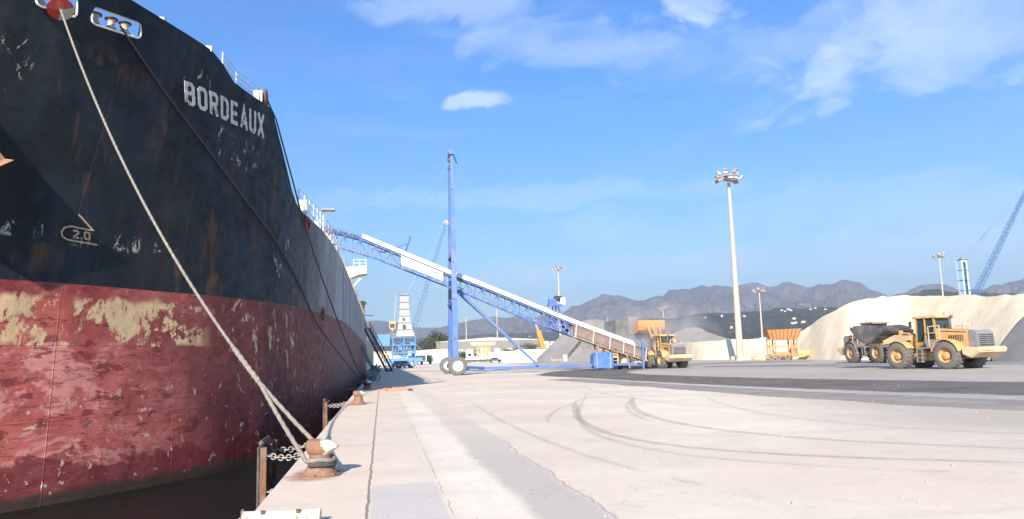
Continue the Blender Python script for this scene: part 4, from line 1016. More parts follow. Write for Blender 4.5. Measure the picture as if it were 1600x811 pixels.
# ---------------------------------------------------------------- wheel loaders
def wheel_loader(loc, rz, label, c_body, c_rear, c_bucket, arm=0.15, tilt=0.0, scale=1.0, cabdark=True, bs=1.0, AL=2.6):
    g_ = thing('wheel_loader', label, 'wheel loader', loc, rz, 'wheel loaders at work in the yard'); g_.scale = (scale,)*3
    # +x forward, +y left. Rear axle at x=0, front axle at 3.75
    wr, ww = 0.90, 0.70
    for x in (0.0,3.75):
        for s in (1,-1):
            t_ = MB(); t_.lathe(tyre_profile(wr,ww), (x,s*1.12,wr), 32, 'Y', cap=False)
            for k in range(22):                # lugs
                a = 2*math.pi*k/22
                for q in (-1,1): t_.box((x+(wr+0.012)*math.cos(a+q*0.06), s*1.12+q*0.17, wr+(wr+0.012)*math.sin(a+q*0.06)), (0.06,0.32,0.10), ry=-(a))
            o = t_.build('wheel', dusty_rubber, g_, smooth=True)
            sd = s
            MB().lathe([(0.50,-sd*0.25),(0.515,sd*0.27),(0.48,sd*0.31),(0.43,sd*0.12),(0.27,sd*0.08),(0.24,sd*0.24),(0.12,sd*0.27),(0.01,sd*0.27)], (x,s*1.12,wr), 24, 'Y', cap=False).build('rim', rim_y, o, smooth=True)
    m = MB()                                    # rear frame and engine hood
    m.prism([(-1.75,1.55),(-1.65,2.45),(0.9,2.72),(1.25,2.72),(1.25,1.45),(0.95,1.15),(-1.5,1.15)], -0.78, 0.78, 'Y')
    hd = m.build('engine_hood', c_body, g_, bevel=0.06)
    for s in (-1,1):
        v_ = MB()
        for k in range(7): v_.box((-0.9+0.16*k, s*0.79, 2.02), (0.09,0.03,0.42))
        v_ = v_.build('side_louvre', dark_metal, hd); v_['kind'] = 'stuff'
        MB().prism([(-1.2,2.36),(0.7,2.5),(0.7,2.56),(-1.2,2.42)], s*0.775, s*0.79, 'Y').build('side_stripe', dark_metal, hd)
    m = MB().prism([(-1.3,0.75),(-1.3,1.20),(2.0,1.20),(2.0,0.55),(0.9,0.55)], -0.5, 0.5, 'Y'); m.build('rear_frame', c_body, g_, bevel=0.03)
    m = MB().prism([(-2.35,1.12),(-2.35,1.42),(-1.1,1.42),(-1.1,0.95),(-1.7,0.70)], -1.33, 1.33, 'Y'); m.build('counterweight', c_rear, g_, bevel=0.07)
    gl = MB()
    gl.prism([(-1.95,1.43),(-1.90,2.30),(-1.68,2.52),(-1.3,2.50),(-1.3,1.43)], -0.82, 0.82, 'Y'); gl = gl.build('grille', grey_g, g_, bevel=0.05)
    b = MB()
    for k in range(6): b.box((-1.96+0.01*k,0,1.55+k*0.13), (0.05,1.36,0.06))
    b.build('grille_bars', dark_metal, gl)
    for s in (1,-1):                            # fenders over the rear wheels
        m = MB(); pts = [(1.02*math.cos(a), 0.90+1.04*math.sin(a)) for a in [R(15+150*k/10) for k in range(11)]]
        rows = [[(x,s*0.78,z),(x,s*1.50,z),(x,s*1.50,z+0.05),(x,s*0.78,z+0.05)] for x, z in pts]
        m.grid(rows, closed=True); m.f.append((3,2,1,0)); o_ = len(m.v); m.f.append((o_-4,o_-3,o_-2,o_-1)); m.build('rear_fender', c_body, g_)
        m = MB(); pts = [(3.75+1.02*math.cos(a), 0.92+1.0*math.sin(a)) for a in [R(40+110*k/8) for k in range(9)]]
        rows = [[(x,s*0.72,z),(x,s*1.46,z),(x,s*1.46,z+0.05),(x,s*0.72,z+0.05)] for x, z in pts]
        m.grid(rows, closed=True); m.f.append((3,2,1,0)); o_ = len(m.v); m.f.append((o_-4,o_-3,o_-2,o_-1)); m.build('front_fender', c_body, g_)
        m = MB()                                # side steps and platform
        m.box((1.55,s*1.15,1.42),(1.0,0.55,0.08))
        for k in range(4): m.box((1.95-0.02*k,s*1.28,0.5+k*0.27),(0.42,0.24,0.05))
        m.bar((1.75,s*1.38,0.45),(1.72,s*1.38,1.4),0.06).bar((2.16,s*1.38,0.45),(2.12,s*1.38,1.4),0.06)
        m.build('side_steps', grey_g, g_)
        m = MB().bar((0.35,s*1.3,1.95),(0.35,s*1.3,2.9),0.05).bar((1.15,s*1.35,1.5),(1.15,s*1.35,2.85),0.05).bar((0.35,s*1.3,2.9),(1.15,s*1.35,2.85),0.05).bar((0.35,s*1.3,2.45),(1.15,s*1.35,2.4),0.04)
        m.build('handrail', c_rear, g_)
    # platform pod beside the cab
    m = MB().prism([(0.15,1.98),(1.55,1.98),(1.35,1.5),(0.75,1.25)], 0.80, 1.35, 'Y'); m.build('fuel_tank', grey_g, g_); MB().prism([(0.15,1.98),(1.55,1.98),(1.35,1.5),(0.75,1.25)], -1.35, -0.80, 'Y').build('fuel_tank', grey_g, g_)
    # cab
    cb = MB(); CX0, CX1, Z0, Z1 = 1.05, 2.65, 1.55, 3.45
    for x, y in ((CX0,-0.78),(CX0,0.78),(CX1,-0.70),(CX1,0.70)):
        cb.bar((x,y,Z0),(x+(0.08 if x == CX0 else -0.15),y*0.94,Z1),0.12)
    cb.bar((1.85,0.78,Z0),(1.85,0.74,Z1),0.09).bar((1.85,-0.78,Z0),(1.85,-0.74,Z1),0.09)
    cb.prism([(CX0-0.06,Z0-0.15),(CX1+0.03,Z0-0.15),(CX1+0.05,Z0+0.25),(CX0-0.06,Z0+0.35)], -0.80, 0.80, 'Y')
    cb = cb.build('cab', c_body if not cabdark else cab_d, g_)
    m = MB().prism([(CX0-0.25,3.44),(CX1+0.15,3.44),(CX1+0.08,3.60),(CX0-0.12,3.62)], -0.86, 0.86, 'Y'); m.build('cab_roof', c_body, g_, bevel=0.03)
    gm = MB().prism([(CX0+0.06,Z0+0.36),(CX1-0.02,Z0+0.26),(CX1-0.16,Z1-0.03),(CX0+0.1,Z1-0.03)], -0.70, 0.70, 'Y'); gm.build('cab_glass', glass_dark, cb)
    m = MB().bar((1.5,0.2,2.0),(1.5,0.2,2.6),0.4); m.build('seat', dark_metal, cb)
    m = MB().box((2.75,1.05,3.05),(0.06,0.22,0.42)).bar((2.6,0.75,3.3),(2.75,1.05,3.25),0.035); m.box((2.75,-1.05,3.05),(0.06,0.22,0.42)).bar((2.6,-0.75,3.3),(2.75,-1.05,3.25),0.035); m.build('mirror', dark_metal, g_)
    m = MB().tube([(0.35,0.25,2.6),(0.35,0.25,3.25),(0.30,0.25,3.42),(0.12,0.25,3.52)], 0.10, 12); m.build('exhaust_pipe', dark_metal, g_, smooth=True)
    m = MB().cyl((-0.35,-0.25,2.85),0.12,0.35,12); m.bar((-0.8,0.45,2.6),(-0.8,0.45,3.0),0.05).bar((-0.8,-0.1,2.6),(-0.8,-0.1,3.0),0.05).bar((-0.8,0.45,3.0),(-0.8,-0.1,3.0),0.05); m.build('hood_rail', c_rear, g_)
    m = MB().cyl((1.1,-0.3,3.72),0.07,0.16,10); m.build('beacon', orange_paint, g_)
    # front frame and tower
    m = MB().prism([(2.1,0.55),(2.1,1.25),(2.55,1.45),(3.0,2.30),(3.35,2.42),(3.65,2.30),(4.25,1.35),(4.5,0.85),(4.2,0.5)], -0.42, 0.42, 'Y'); m.build('front_frame', c_body, g_, bevel=0.05)
    m = MB().cyl((2.15,0,0.95),0.22,1.1,14); m.build('articulation_joint', dark_metal, g_)
    m = MB().box((3.9,0,wr),(0.3,2.0,0.35)).box((0,0,wr),(0.3,2.0,0.35)); m.build('axle', dark_metal, g_)
    # arms
    P0 = Vector((3.15,0,2.15))
    tip = P0+Vector((AL*math.cos(arm),0,AL*math.sin(arm)))
    mid = P0+Vector((AL*0.55*math.cos(arm+0.13),0,AL*0.55*math.sin(arm+0.13)))
    for s in (1,-1):
        m = MB(); q = []
        rows = []
        for p, h in ((P0,0.16),(mid,0.24),(tip,0.15)):
            rows.append([(p.x,s*0.62-0.06,p.z-h),(p.x,s*0.62+0.06,p.z-h),(p.x,s*0.62+0.06,p.z+h),(p.x,s*0.62-0.06,p.z+h)])
        m.grid(rows, closed=True); m.f.append((3,2,1,0)); m.f.append((8,9,10,11)); m.build('lift_arm', c_rear if arm < 0 else c_body, g_)
        m = MB().tube([(3.5,s*0.52,1.1), mid-Vector((0,-s*0.52,0.1))], 0.085, 10); m.build('lift_cylinder', dark_metal, g_, smooth=True)
    m = MB().tube([(P0.x+0.2,0,P0.z+0.25), (mid.x,0,mid.z+0.35)], 0.09, 10).bar((mid.x,0,mid.z+0.55),(mid.x+0.1,0,mid.z-0.35),0.2).tube([(mid.x+0.1,0,mid.z-0.3),(tip.x+0.05,0,tip.z+0.35)], 0.08, 8).bar((mid.x,-0.6,mid.z),(mid.x,0.6,mid.z),0.2); m.build('tilt_linkage', c_body, g_)
    # bucket: curved shell
    bw = 1.62; prof = [(0.0,0.75),(-0.02,0.35),(0.06,-0.02),(0.28,-0.32),(0.62,-0.45),(1.35,-0.42)]
    inn = [(1.35,-0.37),(0.66,-0.38),(0.34,-0.26),(0.14,0.0),(0.07,0.35),(0.08,0.75)]
    ct, st = math.cos(tilt), math.sin(tilt)
    T_ = lambda u, v: (tip.x+0.12+bs*(u*ct-v*st), tip.z+bs*(u*st+v*ct))
    m = MB(); m.prism([T_(*p) for p in prof+inn], -bw, bw, 'Y')
    for s in (-bw, bw-0.05):
        m.prism([T_(*p) for p in [(0.02,0.75),(0.0,0.35),(0.08,0.0),(0.30,-0.30),(0.62,-0.43),(1.35,-0.40),(1.25,-0.1),(0.75,0.45),(0.35,0.72)]], s, s+0.05, 'Y')
    bk = m.build('bucket', c_bucket, g_)
    for k in range(9): u = -1.45+k*0.3625; p = T_(1.38,-0.39); MB().box((p[0],u,p[1]),(0.28,0.09,0.05), ry=-tilt).build('bucket_tooth', dark_metal, bk)
    m = MB()
    m.prism([T_(*p) for p in [(-0.06,0.62),(-0.05,0.80),(0.10,0.80),(0.10,0.62)]], -bw+0.02, bw-0.02, 'Y'); m.build('bucket_edge', dark_metal, bk)
    return g_
rim_y = paint('rim_yellow', (0.60,0.32,0.12), 0.5, (0.25,0.18,0.12), 0.4, 2)
grey_g = plain('loader_grey', (0.20,0.20,0.205), 0.55, var=0.25, scale=2)
cab_d = paint('cab_yellow_dark', (0.40,0.24,0.06), 0.5, (0.1,0.09,0.08), 0.5, 2)
pale_y = paint('dusty_yellow', (0.62,0.47,0.29), 0.6, (0.3,0.25,0.2), 0.4, 1.2)
cab_b = dark_metal
buck_dark = paint('bucket_dark', (0.085,0.085,0.09), 0.6, (0.16,0.13,0.11), 0.5, 1.5)
buck_or = paint('bucket_orange', (0.62,0.27,0.05), 0.6, (0.28,0.13,0.06), 0.7, 1.4)
wheel_loader((39.65,45.7,0), R(102), 'yellow wheel loader nearest the camera with dark bucket and grey rear grille', yellow_paint, pale_y, buck_dark, -0.12, 0.80, 1.04, True, 1.6, 2.35)
wheel_loader((30.6,75.6,0), R(92.5), 'yellow wheel loader tipping its raised orange bucket into the feed hopper', yellow_paint, pale_y, buck_or, 1.0, -0.25, 1.0, True, 1.15, 3.05)
cab_d = dark_metal
wheel_loader((52.6,74.4,0), R(268), 'dusty brown wheel loader facing the camera, half hidden behind the dark bucket', paint('dull_orange', (0.26,0.16,0.10), 0.7, (0.12,0.08,0.06), 0.5, 1.5), pale_y, buck_dark, -0.45, 0.2, 1.2)
# ---------------------------------------------------------------- high masts with floodlights
pole_w = plain('mast_white', (0.50,0.39,0.31), 0.6, var=0.06, scale=0.3)
lampbody = plain('lamp_body', (0.30,0.24,0.23), 0.5, var=0.3, scale=1)
lampglass = plain('lamp_glass', (0.62,0.62,0.60), 0.2)
def light_mast(base, H, label, heads=14, s=1.0, r=0.36, ring=2.3):
    t_ = thing('light_mast', label, 'light mast', base, random.random()*3, 'high floodlight masts of the port')
    m = MB().cyl((0,0,0.15),0.75*s,0.3,12).tube([(0,0,0.3),(0,0,H)], r, 12, r2=r*0.38); m.build('pole', pole_w, t_, smooth=True)
    if heads == 0: return t_
    m = MB()
    for rr, z in ((ring*0.42,H-0.3),(ring*0.85,H+0.1)):
        m.tube([(rr*math.cos(a),rr*math.sin(a),z) for a in [2*math.pi*k/16 for k in range(16)]], 0.09*s, 5, closed=True)
    for k in range(8): a = math.pi*k/4; m.bar((0,0,H-0.5),(ring*0.9*math.cos(a),ring*0.9*math.sin(a),H+0.1),0.10*s)
    m.cyl((0,0,H),0.5*s,1.0,12); m.build('head_ring', lampbody, t_)
    for k in range(heads):
        a = 2*math.pi*k/heads+0.2; zz = H+(0.75 if k % 3 == 0 else -0.05)+0.3*math.sin(k*2.3); rr = ring*(0.72 if k % 3 == 0 else 1.0)
        m = MB().box((rr*math.cos(a),rr*math.sin(a),zz),(0.42*s,0.80*s,0.62*s), rz=a, ry=0.9, taper=0.75)
        h = m.build('floodlight', lampbody, t_)
        MB().box((rr*math.cos(a)+0.16*s*math.cos(a),rr*math.sin(a)+0.16*s*math.sin(a),zz-0.27*s),(0.5*s,0.72*s,0.06), rz=a, ry=0.68).build('lamp_glass', lampglass, h)
    return t_
p = at(1157,563,122); light_mast((p.x,p.y,0), 32.8, 'tallest light mast in the yard, standing in front of the white sand wall', 16, 1.1, 0.62, 2.25)
for (x, Y, ytop, heads, lab, rr) in ((872,300,419,12,'floodlight mast rising behind the middle of the conveyor',0.55),(1186,270,454,10,'shorter floodlight mast just right of the tallest one, behind the sand wall',0.42),
        (1467,250,400,12,'floodlight mast behind the big pale sand pile left of the blue crane',0.42),(1036,420,482,6,'tiny floodlight mast above the raised orange bucket',0.4),
        (728,520,492,6,'thin floodlight mast just right of the blue conveyor mast',0.5),(776,420,478,0,'slim bare pole seen through the blue braces',0.42),(688,520,520,0,'bare thin pole beside the dark tree left of the blue mast',0.4),
        (949,380,496,0,'faint bare pole above the low end of the conveyor hood',0.3),(703,470,494,0,'bare pole seen hard against the left side of the blue conveyor mast',0.4)):
    q = at(x, ytop, Y); light_mast((q.x,q.y,0), q.z, lab, heads, 1.0, rr, 2.3)

# ---------------------------------------------------------------- harbour cranes
crane_blue = plain('crane_blue', (0.09,0.22,0.44), 0.55, var=0.15, scale=0.4)
crane_white = plain('crane_white', (0.30,0.30,0.31), 0.6, var=0.08, scale=0.4)
def lattice(mb, a, b, w0, w1, n, r=0.09):
    a, b = Vector(a), Vector(b); d = (b-a).normalized(); u = d.cross(Vector((0,0,1))).normalized(); w = u.cross(d)
    def P(k, i): c = a.lerp(b, k/n); s = (w0+(w1-w0)*k/n)/2; return c+u*s*(1,-1,-1,1)[i]+w*s*(1,1,-1,-1)[i]
    for k in range(n):
        for i in range(4):
            mb.bar(P(k,i),P(k+1,i),r*1.3); mb.bar(P(k,i),P(k,(i+1)%4),r*0.8)
            mb.bar(P(k,i) if k%2 else P(k,(i+1)%4), P(k+1,(i+1)%4) if k%2 else P(k+1,i), r*0.8)
def harbour_crane(label, base, towerH, tip, foot, tower_mat, w0, w1, cabside, cabm):
    r = thing('harbour_crane', label, 'crane', tuple(base), 0, 'mobile harbour cranes', world=True)
    bx, by = base[0], base[1]
    m = MB()
    for k in range(4):
        for j in (-1,1): m.box((bx-4+k*2.7,by+j*2.6,0.75),(1.8,1.0,1.3))
    m.box((bx,by,1.9),(12,6,0.9)); m.build('undercarriage', crane_blue, r)
    m = MB()
    for dx in (-3.6,0,3.6):
        for dy in (-2.4,2.4): m.bar((bx+dx,by+dy,2.3),(bx+dx,by+dy,9.2),0.35)
    for z in (4.0,6.6,9.2):
        m.box((bx,by,z),(8.2,5.6,0.3))
        for dx in (-4.1,4.1): m.bar((bx+dx,by-2.8,z+1.0),(bx+dx,by+2.8,z+1.0),0.1)
        m.bar((bx-4.1,by-2.8,z+1.0),(bx+4.1,by-2.8,z+1.0),0.12)
    rn = random.Random(2)
    for k in range(14): m.box((bx+rn.uniform(-3.4,3.4),by+rn.uniform(-2.6,1.5),3.2+rn.random()*4.6),(1.2,0.9,1.4))
    for k in range(6): m.bar((bx-3.6+k*1.2,by-2.7,2.3),(bx-2.4+k*1.2,by-2.7,6.6),0.14)
    m.build('machinery_deck', crane_blue, r)
    m = MB().bbox(bx-8.6,bx-4.6,by-2.2,by+2.2,6.4,10.2); m.build('machinery_house', crane_blue, r)
    m = MB(); rows = []
    for k in range(7):
        u = k/6; w = w0*(1-u)**2.6+w1*(1-(1-u)**2.6); z = 9.4+(towerH-9.4)*u; rows.append([(bx-w*0.42,by-w/2,z),(bx+w*0.58,by-w/2,z),(bx+w*0.58,by+w/2,z),(bx-w*0.42,by+w/2,z)])
    m.grid(rows, closed=True); m.f.append((24,25,26,27)); tw = m.build('tower', tower_mat, r)
    for k in range(1,7):
        u = k/6; w = w0*(1-u)**2.6+w1*(1-(1-u)**2.6)+0.25; z = 9.4+(towerH-9.4)*u-0.1; MB().box((bx+w*0.08,by,z),(w,w,0.16)).build('tower_platform', dark_metal, tw)
    m = MB().box((bx+0.1,by-w0*0.44,12.6),(0.8,0.3,1.3)).box((bx-0.1,by-w0*0.40,15.2),(0.5,0.3,0.7)); m.build('tower_hatch', dark_metal, tw)
    m = MB()
    for s in (-0.25,0.25): m.bar((bx-w0*0.55,by+s,9.5),(bx-w1*0.8,by+s,towerH),0.08)
    for k in range(20): u = k/20; m.bar((bx-w0*0.55+(w0*0.55-w1*0.8)*u,by-0.25,9.5+(towerH-9.5)*u),(bx-w0*0.55+(w0*0.55-w1*0.8)*u,by+0.25,9.5+(towerH-9.5)*u),0.05)
    m.build('ladder', light_grey, tw)
    m = MB().box((bx+cabside*(w0/2+0.6),by-1.2,13.2),(2.0,2.0,2.4)).prism([(bx+cabside*(w0/2+0.6)-0.8,12.0),(bx+cabside*(w0/2+0.6)+0.8,12.0),(bx+cabside*(w0/2+0.6),11.3)],by-2.0,by-0.6,'Y'); cbo = m.build('cab', cabm, r)
    MB().box((bx+cabside*(w0/2+0.6),by-2.23,13.0),(1.5,0.06,1.3)).build('cab_window', glass_dark, cbo)
    m = MB(); lattice(m, foot, tip, 1.5, 0.8, 30, 0.09); m.build('boom', plain('boom_blue', (0.05,0.13,0.27), 0.6) if 'boom_blue' not in bpy.data.materials else bpy.data.materials['boom_blue'], r)
    if cabside > 0: MB().box((bx+0.1, by-w0/2+0.08, towerH*0.62), (w1*0.32, 0.3, towerH*0.7)).build('dark_gap_panel', dark_metal, tw)  # dark panel added for the shade of the gap between the legs
    m = MB().cyl(tip, 0.85, 0.7, 14, 'Y'); m.build('boom_sheave', plain('sheave_pink', (0.45,0.30,0.30), 0.6), r)
    tp = Vector((bx+w1*0.3,by,towerH+0.4)); m = MB().cyl(tp,0.6,0.6,12,'Y').box(tp,(1.6,1.2,0.5)); m.build('tower_head', grey_paint, r)
    for k, s in enumerate((-0.5,0.0,0.5)):
        MB().tube([tp+Vector((0,s,0)), Vector(tip)+Vector((0,s,0.3-1.6*k))], 0.07, 4).build('hoist_cable', plain('cable_blue', (0.16,0.24,0.40), 0.6) if k == 0 else bpy.data.materials['cable_blue'], r)
    return r
b = at(631,571,250); tp = at(697,348,250); ft = at(647,512,250)
harbour_crane('harbour crane with white tapered tower and yellow cab, left of the blue conveyor mast', (b.x,250,0), at(628,462,250).z, tp, ft, crane_white, 6.2, 3.0, -1, yellow_paint)
b = at(1511,500,215); tp = at(1612,280,215); ft = at(1523,463,215)
harbour_crane('harbour crane with pale blue tower standing behind the sand pile at the right edge', (b.x,215,0), at(1511,406,215).z, tp, ft, plain('crane_pale_blue', (0.30,0.47,0.66), 0.55, var=0.15, scale=0.4), 2.7, 2.3, 1, white_paint)

# ---------------------------------------------------------------- heaps of bulk material
def heap_mat(name, c1, c2, sc=0.25):
    M = Mat(name, 0.95, 0, 0.1)
    c = M.mix(M.step(M.noise(sc, (1,1,0.7), 7, 0.62, 0.5), 0.35, 0.65), c1, c2)
    c = M.mix(M.mul(M.step(M.noise(sc*4, (1,1,0.5), 7, 0.7, 0.3, (4,4,4)), 0.5, 0.72), 0.2), c, dk(c1, 0.82))
    M.col(c); M.bump(M.op('ADD', M.noise(0.6, detail=8, rough=0.7), M.op('ADD', M.mul(M.noise(0.5, (1,1,0.15), 6, 0.7, 0.5), 0.2), M.mul(M.noise(4, detail=6), 0.25))), 0.4, 0.3); return M.m
sand = heap_mat('pale_sand', (0.66,0.555,0.41), (0.76,0.665,0.50))
white_heap = heap_mat('white_gypsum', (0.76,0.75,0.73), (0.80,0.79,0.77))
grey_heap = heap_mat('grey_gravel', (0.24,0.23,0.225), (0.30,0.285,0.275))
dgrey_heap = heap_mat('dark_grey_gravel', (0.17,0.162,0.16), (0.215,0.205,0.20))
from mathutils import noise as mnoise
def heap(front, ridge, back, mat, name, label, rough=0.5, nx=8, nu=20):
    """front/ridge/back: polylines of world points with the same count"""
    def dens(L):
        out = []
        for i in range(len(L)-1):
            p0 = Vector(L[max(0,i-1)]); p1 = Vector(L[i]); p2 = Vector(L[i+1]); p3 = Vector(L[min(len(L)-1,i+2)])
            for k in range(nx):
                u = k/nx; out.append(0.5*((2*p1)+(p2-p0)*u+(2*p0-5*p1+4*p2-p3)*u*u+(3*p1-p0-3*p2+p3)*u**3))
        out.append(Vector(L[-1])); return out
    Fp, Rp, Bp = dens(front), dens(ridge), dens(back); rows = []
    for f_, r_, b_ in zip(Fp, Rp, Bp):
        row = []
        for k in range(nu+1):
            u = k/nu
            p = f_.lerp(r_, u*2) if u < 0.5 else r_.lerp(b_, u*2-1)
            env = math.sin(math.pi*min(u*1.0,1.0)); s = 0.18
            nz = mnoise.fractal(Vector((p.x*s,p.y*s,1.3)), 0.6, 2.2, 5)+0.4*mnoise.fractal(Vector((p.x*s*4,p.y*s*4,5)), 0.6, 2.2, 4)
            k1 = min(1, u*8, (1-u)*8); crest = math.exp(-((u-0.5)/0.06)**2)*0.25*rough
            row.append((p.x+nz*rough*0.3*k1, p.y, max(-0.05, p.z+nz*rough*k1*0.55-crest)))
        rows.append(row)
    m = MB(); m.grid(rows); o = m.build(name, mat, smooth=True); bpy_rot = o
    return tag(o, label, 'heap')
def G(x, y): d = ray(x, y); k = -EYE/d.z; return Vector((d.x*k, d.y*k, 0))
def away(p, D): v = Vector((p.x, p.y, 0)).normalized(); return Vector((p.x+v.x*D, p.y+v.y*D, 0))
def heap_px(F_, R_, depth, mat, name, label, rough=0.5, back=None):
    fr = [(p if isinstance(p, Vector) else G(*p)) for p in F_]; rg = []; bk = []
    for f_, (x, y), dp in zip(fr, R_, depth):
        D = math.hypot(f_.x, f_.y)+dp; r_ = atd(x, y, D); r_.z = max(r_.z, 0.05); rg.append(r_); bk.append(away(Vector((r_.x,r_.y,0)), max(2.0, r_.z*1.5)))
    return heap(fr, rg, bk, mat, name, label, rough)
def gd(x, D): p = atd(x, 540, D); return Vector((p.x, p.y, 0))
heap_px([gd(1238,138),gd(1262,130),gd(1292,121),gd(1340,113),(1400,559.5),(1470,560),(1540,561),(1600,562),(1700,563)],
        [(1238,523),(1265,508),(1295,489),(1342,468),(1400,462),(1470,461),(1540,460),(1600,459),(1700,461)], [5,8,10,14,15,15,15,15,15], sand, 'sand_heap', 'big pale cream sand heap filling the right background behind the loaders', 0.55)
heap_px([gd(1012,205),gd(1050,188),gd(1100,160),gd(1160,147),gd(1220,138),gd(1300,128)],
        [(1012,556),(1050,538),(1100,533),(1160,530),(1220,527),(1300,524)], [3,5,6,6,6,6], sand, 'sand_heap', 'long low pale sand bank behind the tallest light mast', 0.3)
heap_px([gd(1548,84),gd(1580,80),gd(1640,76),gd(1700,76)], [(1548,556),(1592,500),(1640,462),(1700,455)], [1,6,9,10], grey_heap, 'gravel_heap', 'light grey gravel heap cut by the right edge of the picture', 0.3)
heap_px([gd(838,212),gd(862,206),gd(900,203),gd(940,200),gd(990,199),gd(1040,200)], [(838,560),(862,538),(900,505),(940,500),(990,520),(1040,550)], [2,7,11,12,9,2], dgrey_heap, 'gravel_heap', 'dark grey gravel heap behind the conveyor, left of the blue bin', 0.35)
heap_px([gd(1030,330),gd(1060,330),gd(1090,330),gd(1120,330),gd(1160,330)], [(1020,540),(1060,517),(1088,511),(1115,522),(1160,535)], [4,14,16,12,4], dgrey_heap, 'gravel_heap', 'distant grey gravel mound rising above the low sand bank', 0.5)
heap_px([gd(786,225),gd(806,222),gd(830,220),gd(856,218),gd(884,217)], [(786,560),(806,547),(830,546),(868,546),(886,546)], [3,6,6,6,6], white_heap, 'gypsum_heap', 'bright white heap at the foot of the orange crane arm', 0.2)
heap_px([gd(735,300),gd(760,300),gd(790,300),gd(815,300)], [(735,562),(760,552),(790,549),(815,548)], [3,7,7,7], white_heap, 'gypsum_heap', 'long low white heap behind the white parked car', 0.3)

# ---------------------------------------------------------------- mountains and hills
def mount_mat(name, a, b, c3, sc):
    M = Mat(name, 0.95, 0, 0.05)
    c = M.mix(M.step(M.noise(sc, (1,1,1), 8, 0.65), 0.38, 0.60), a, b)
    c = M.mix(M.mul(M.step(M.noise(sc*2.5, (1,1,1), 7, 0.7, shift=(3,3,3)), 0.55, 0.66), 0.7), c, c3)
    c = M.mix(M.mul(M.step(M.noise(sc*9, (1,1,1), 6, 0.75, shift=(8,3,3)), 0.46, 0.56), 0.7), c, dk(a, 0.5))
    c = M.mix(M.mul(M.step(M.noise(sc*16, (1,1,1), 5, 0.7, shift=(1,3,9)), 0.56, 0.62), 0.5), c, c3)
    M.col(c); M.bump(M.noise(sc*5, detail=8, rough=0.7), 1.0, 14.0); return M.m
far_m = mount_mat('mountain_rock', (0.062,0.056,0.048), (0.135,0.11,0.09), (0.24,0.195,0.16), 0.0016)
near_m = mount_mat('hill_scrub', (0.022,0.032,0.014), (0.048,0.052,0.028), (0.17,0.14,0.095), 0.006)
def ridge(name, prof, D, depth, mat, amp, ny=44, step=5, seed=0.0):
    """a real range: skyline heights from bearings at distance D, slopes falling to both sides"""
    xs = []; x = prof[0][0]
    while x <= prof[-1][0]: xs.append(x); x += step
    rows = []
    def skyl(x):
        for (a, za), (b, zb) in zip(prof, prof[1:]):
            if x <= b: return za+(zb-za)*sm(0,1,(x-a)/(b-a)) if b-a < 60 else za+(zb-za)*(x-a)/(b-a)
        return prof[-1][1]
    for x in xs:
        top = atd(x, skyl(x), D); H = top.z; v = Vector((top.x, top.y, 0)).normalized(); row = []
        for j in range(ny+1):
            u = j/ny*1.45-1.0                     # -1 foot in front .. 0 crest .. 0.45 behind
            p = v*(D+u*depth)
            fall = (1-abs(u)) if u < 0 else (1-u/0.45)
            fall = max(0.0, fall); h = H*(fall**1.25)
            q = Vector((p.x/depth*2.6+seed, p.y/depth*2.6, seed))
            nz = 1-abs(mnoise.fractal(q*1.6, 0.7, 2.1, 7))*2.0
            nz2 = mnoise.fractal(q*6, 0.8, 2.1, 5)
            k = min(1, abs(u)*3.5)
            h += H*(nz-0.45)*amp*k*(fall**0.5)+nz2*H*0.06*min(1, fall*4)
            row.append((p.x, p.y, max(h, -2.0) if fall > 0 else -3.0))
        rows.append(row)
    m = MB(); m.grid(rows); return tag(m.build(name, mat, smooth=True), kind='structure')
ridge('mountains', [(400,500),(560,505),(590,500),(612,503),(640,510),(680,512),(720,505),(745,497),(765,494),(800,496),(850,494),(880,487),(900,478),(925,465),(950,460),(965,462),(985,468),(1005,469),
       (1030,461),(1060,453),(1100,448),(1130,447),(1145,449),(1160,445),(1178,439),(1190,441),(1205,445),(1225,443),(1245,444),(1270,447),(1295,443),(1318,437),(1340,442),(1365,452),(1390,459),(1405,457),(1440,449),(1475,444),(1500,452),(1530,456),(1560,443),(1600,433),(1700,425),(1900,440),(2100,450)],
       6200, 2700, far_m, 0.34, ny=60, step=4)
ridge('hills', [(960,560),(1000,520),(1040,497),(1080,490),(1120,489),(1160,488),(1200,484),(1260,480),(1310,480),(1360,470),(1400,464),(1430,456),(1450,450),(1500,455),(1560,458),(1600,456),(1700,450),(1900,450)],
       2600, 1300, near_m, 0.22, ny=60, step=4, seed=3.3)
ridge('hills', [(380,540),(520,536),(600,530),(660,528),(720,524),(800,520),(880,517),(960,520),(1010,530),(1050,545)], 3300, 1200, near_m, 0.25, ny=34, step=6, seed=7.1)

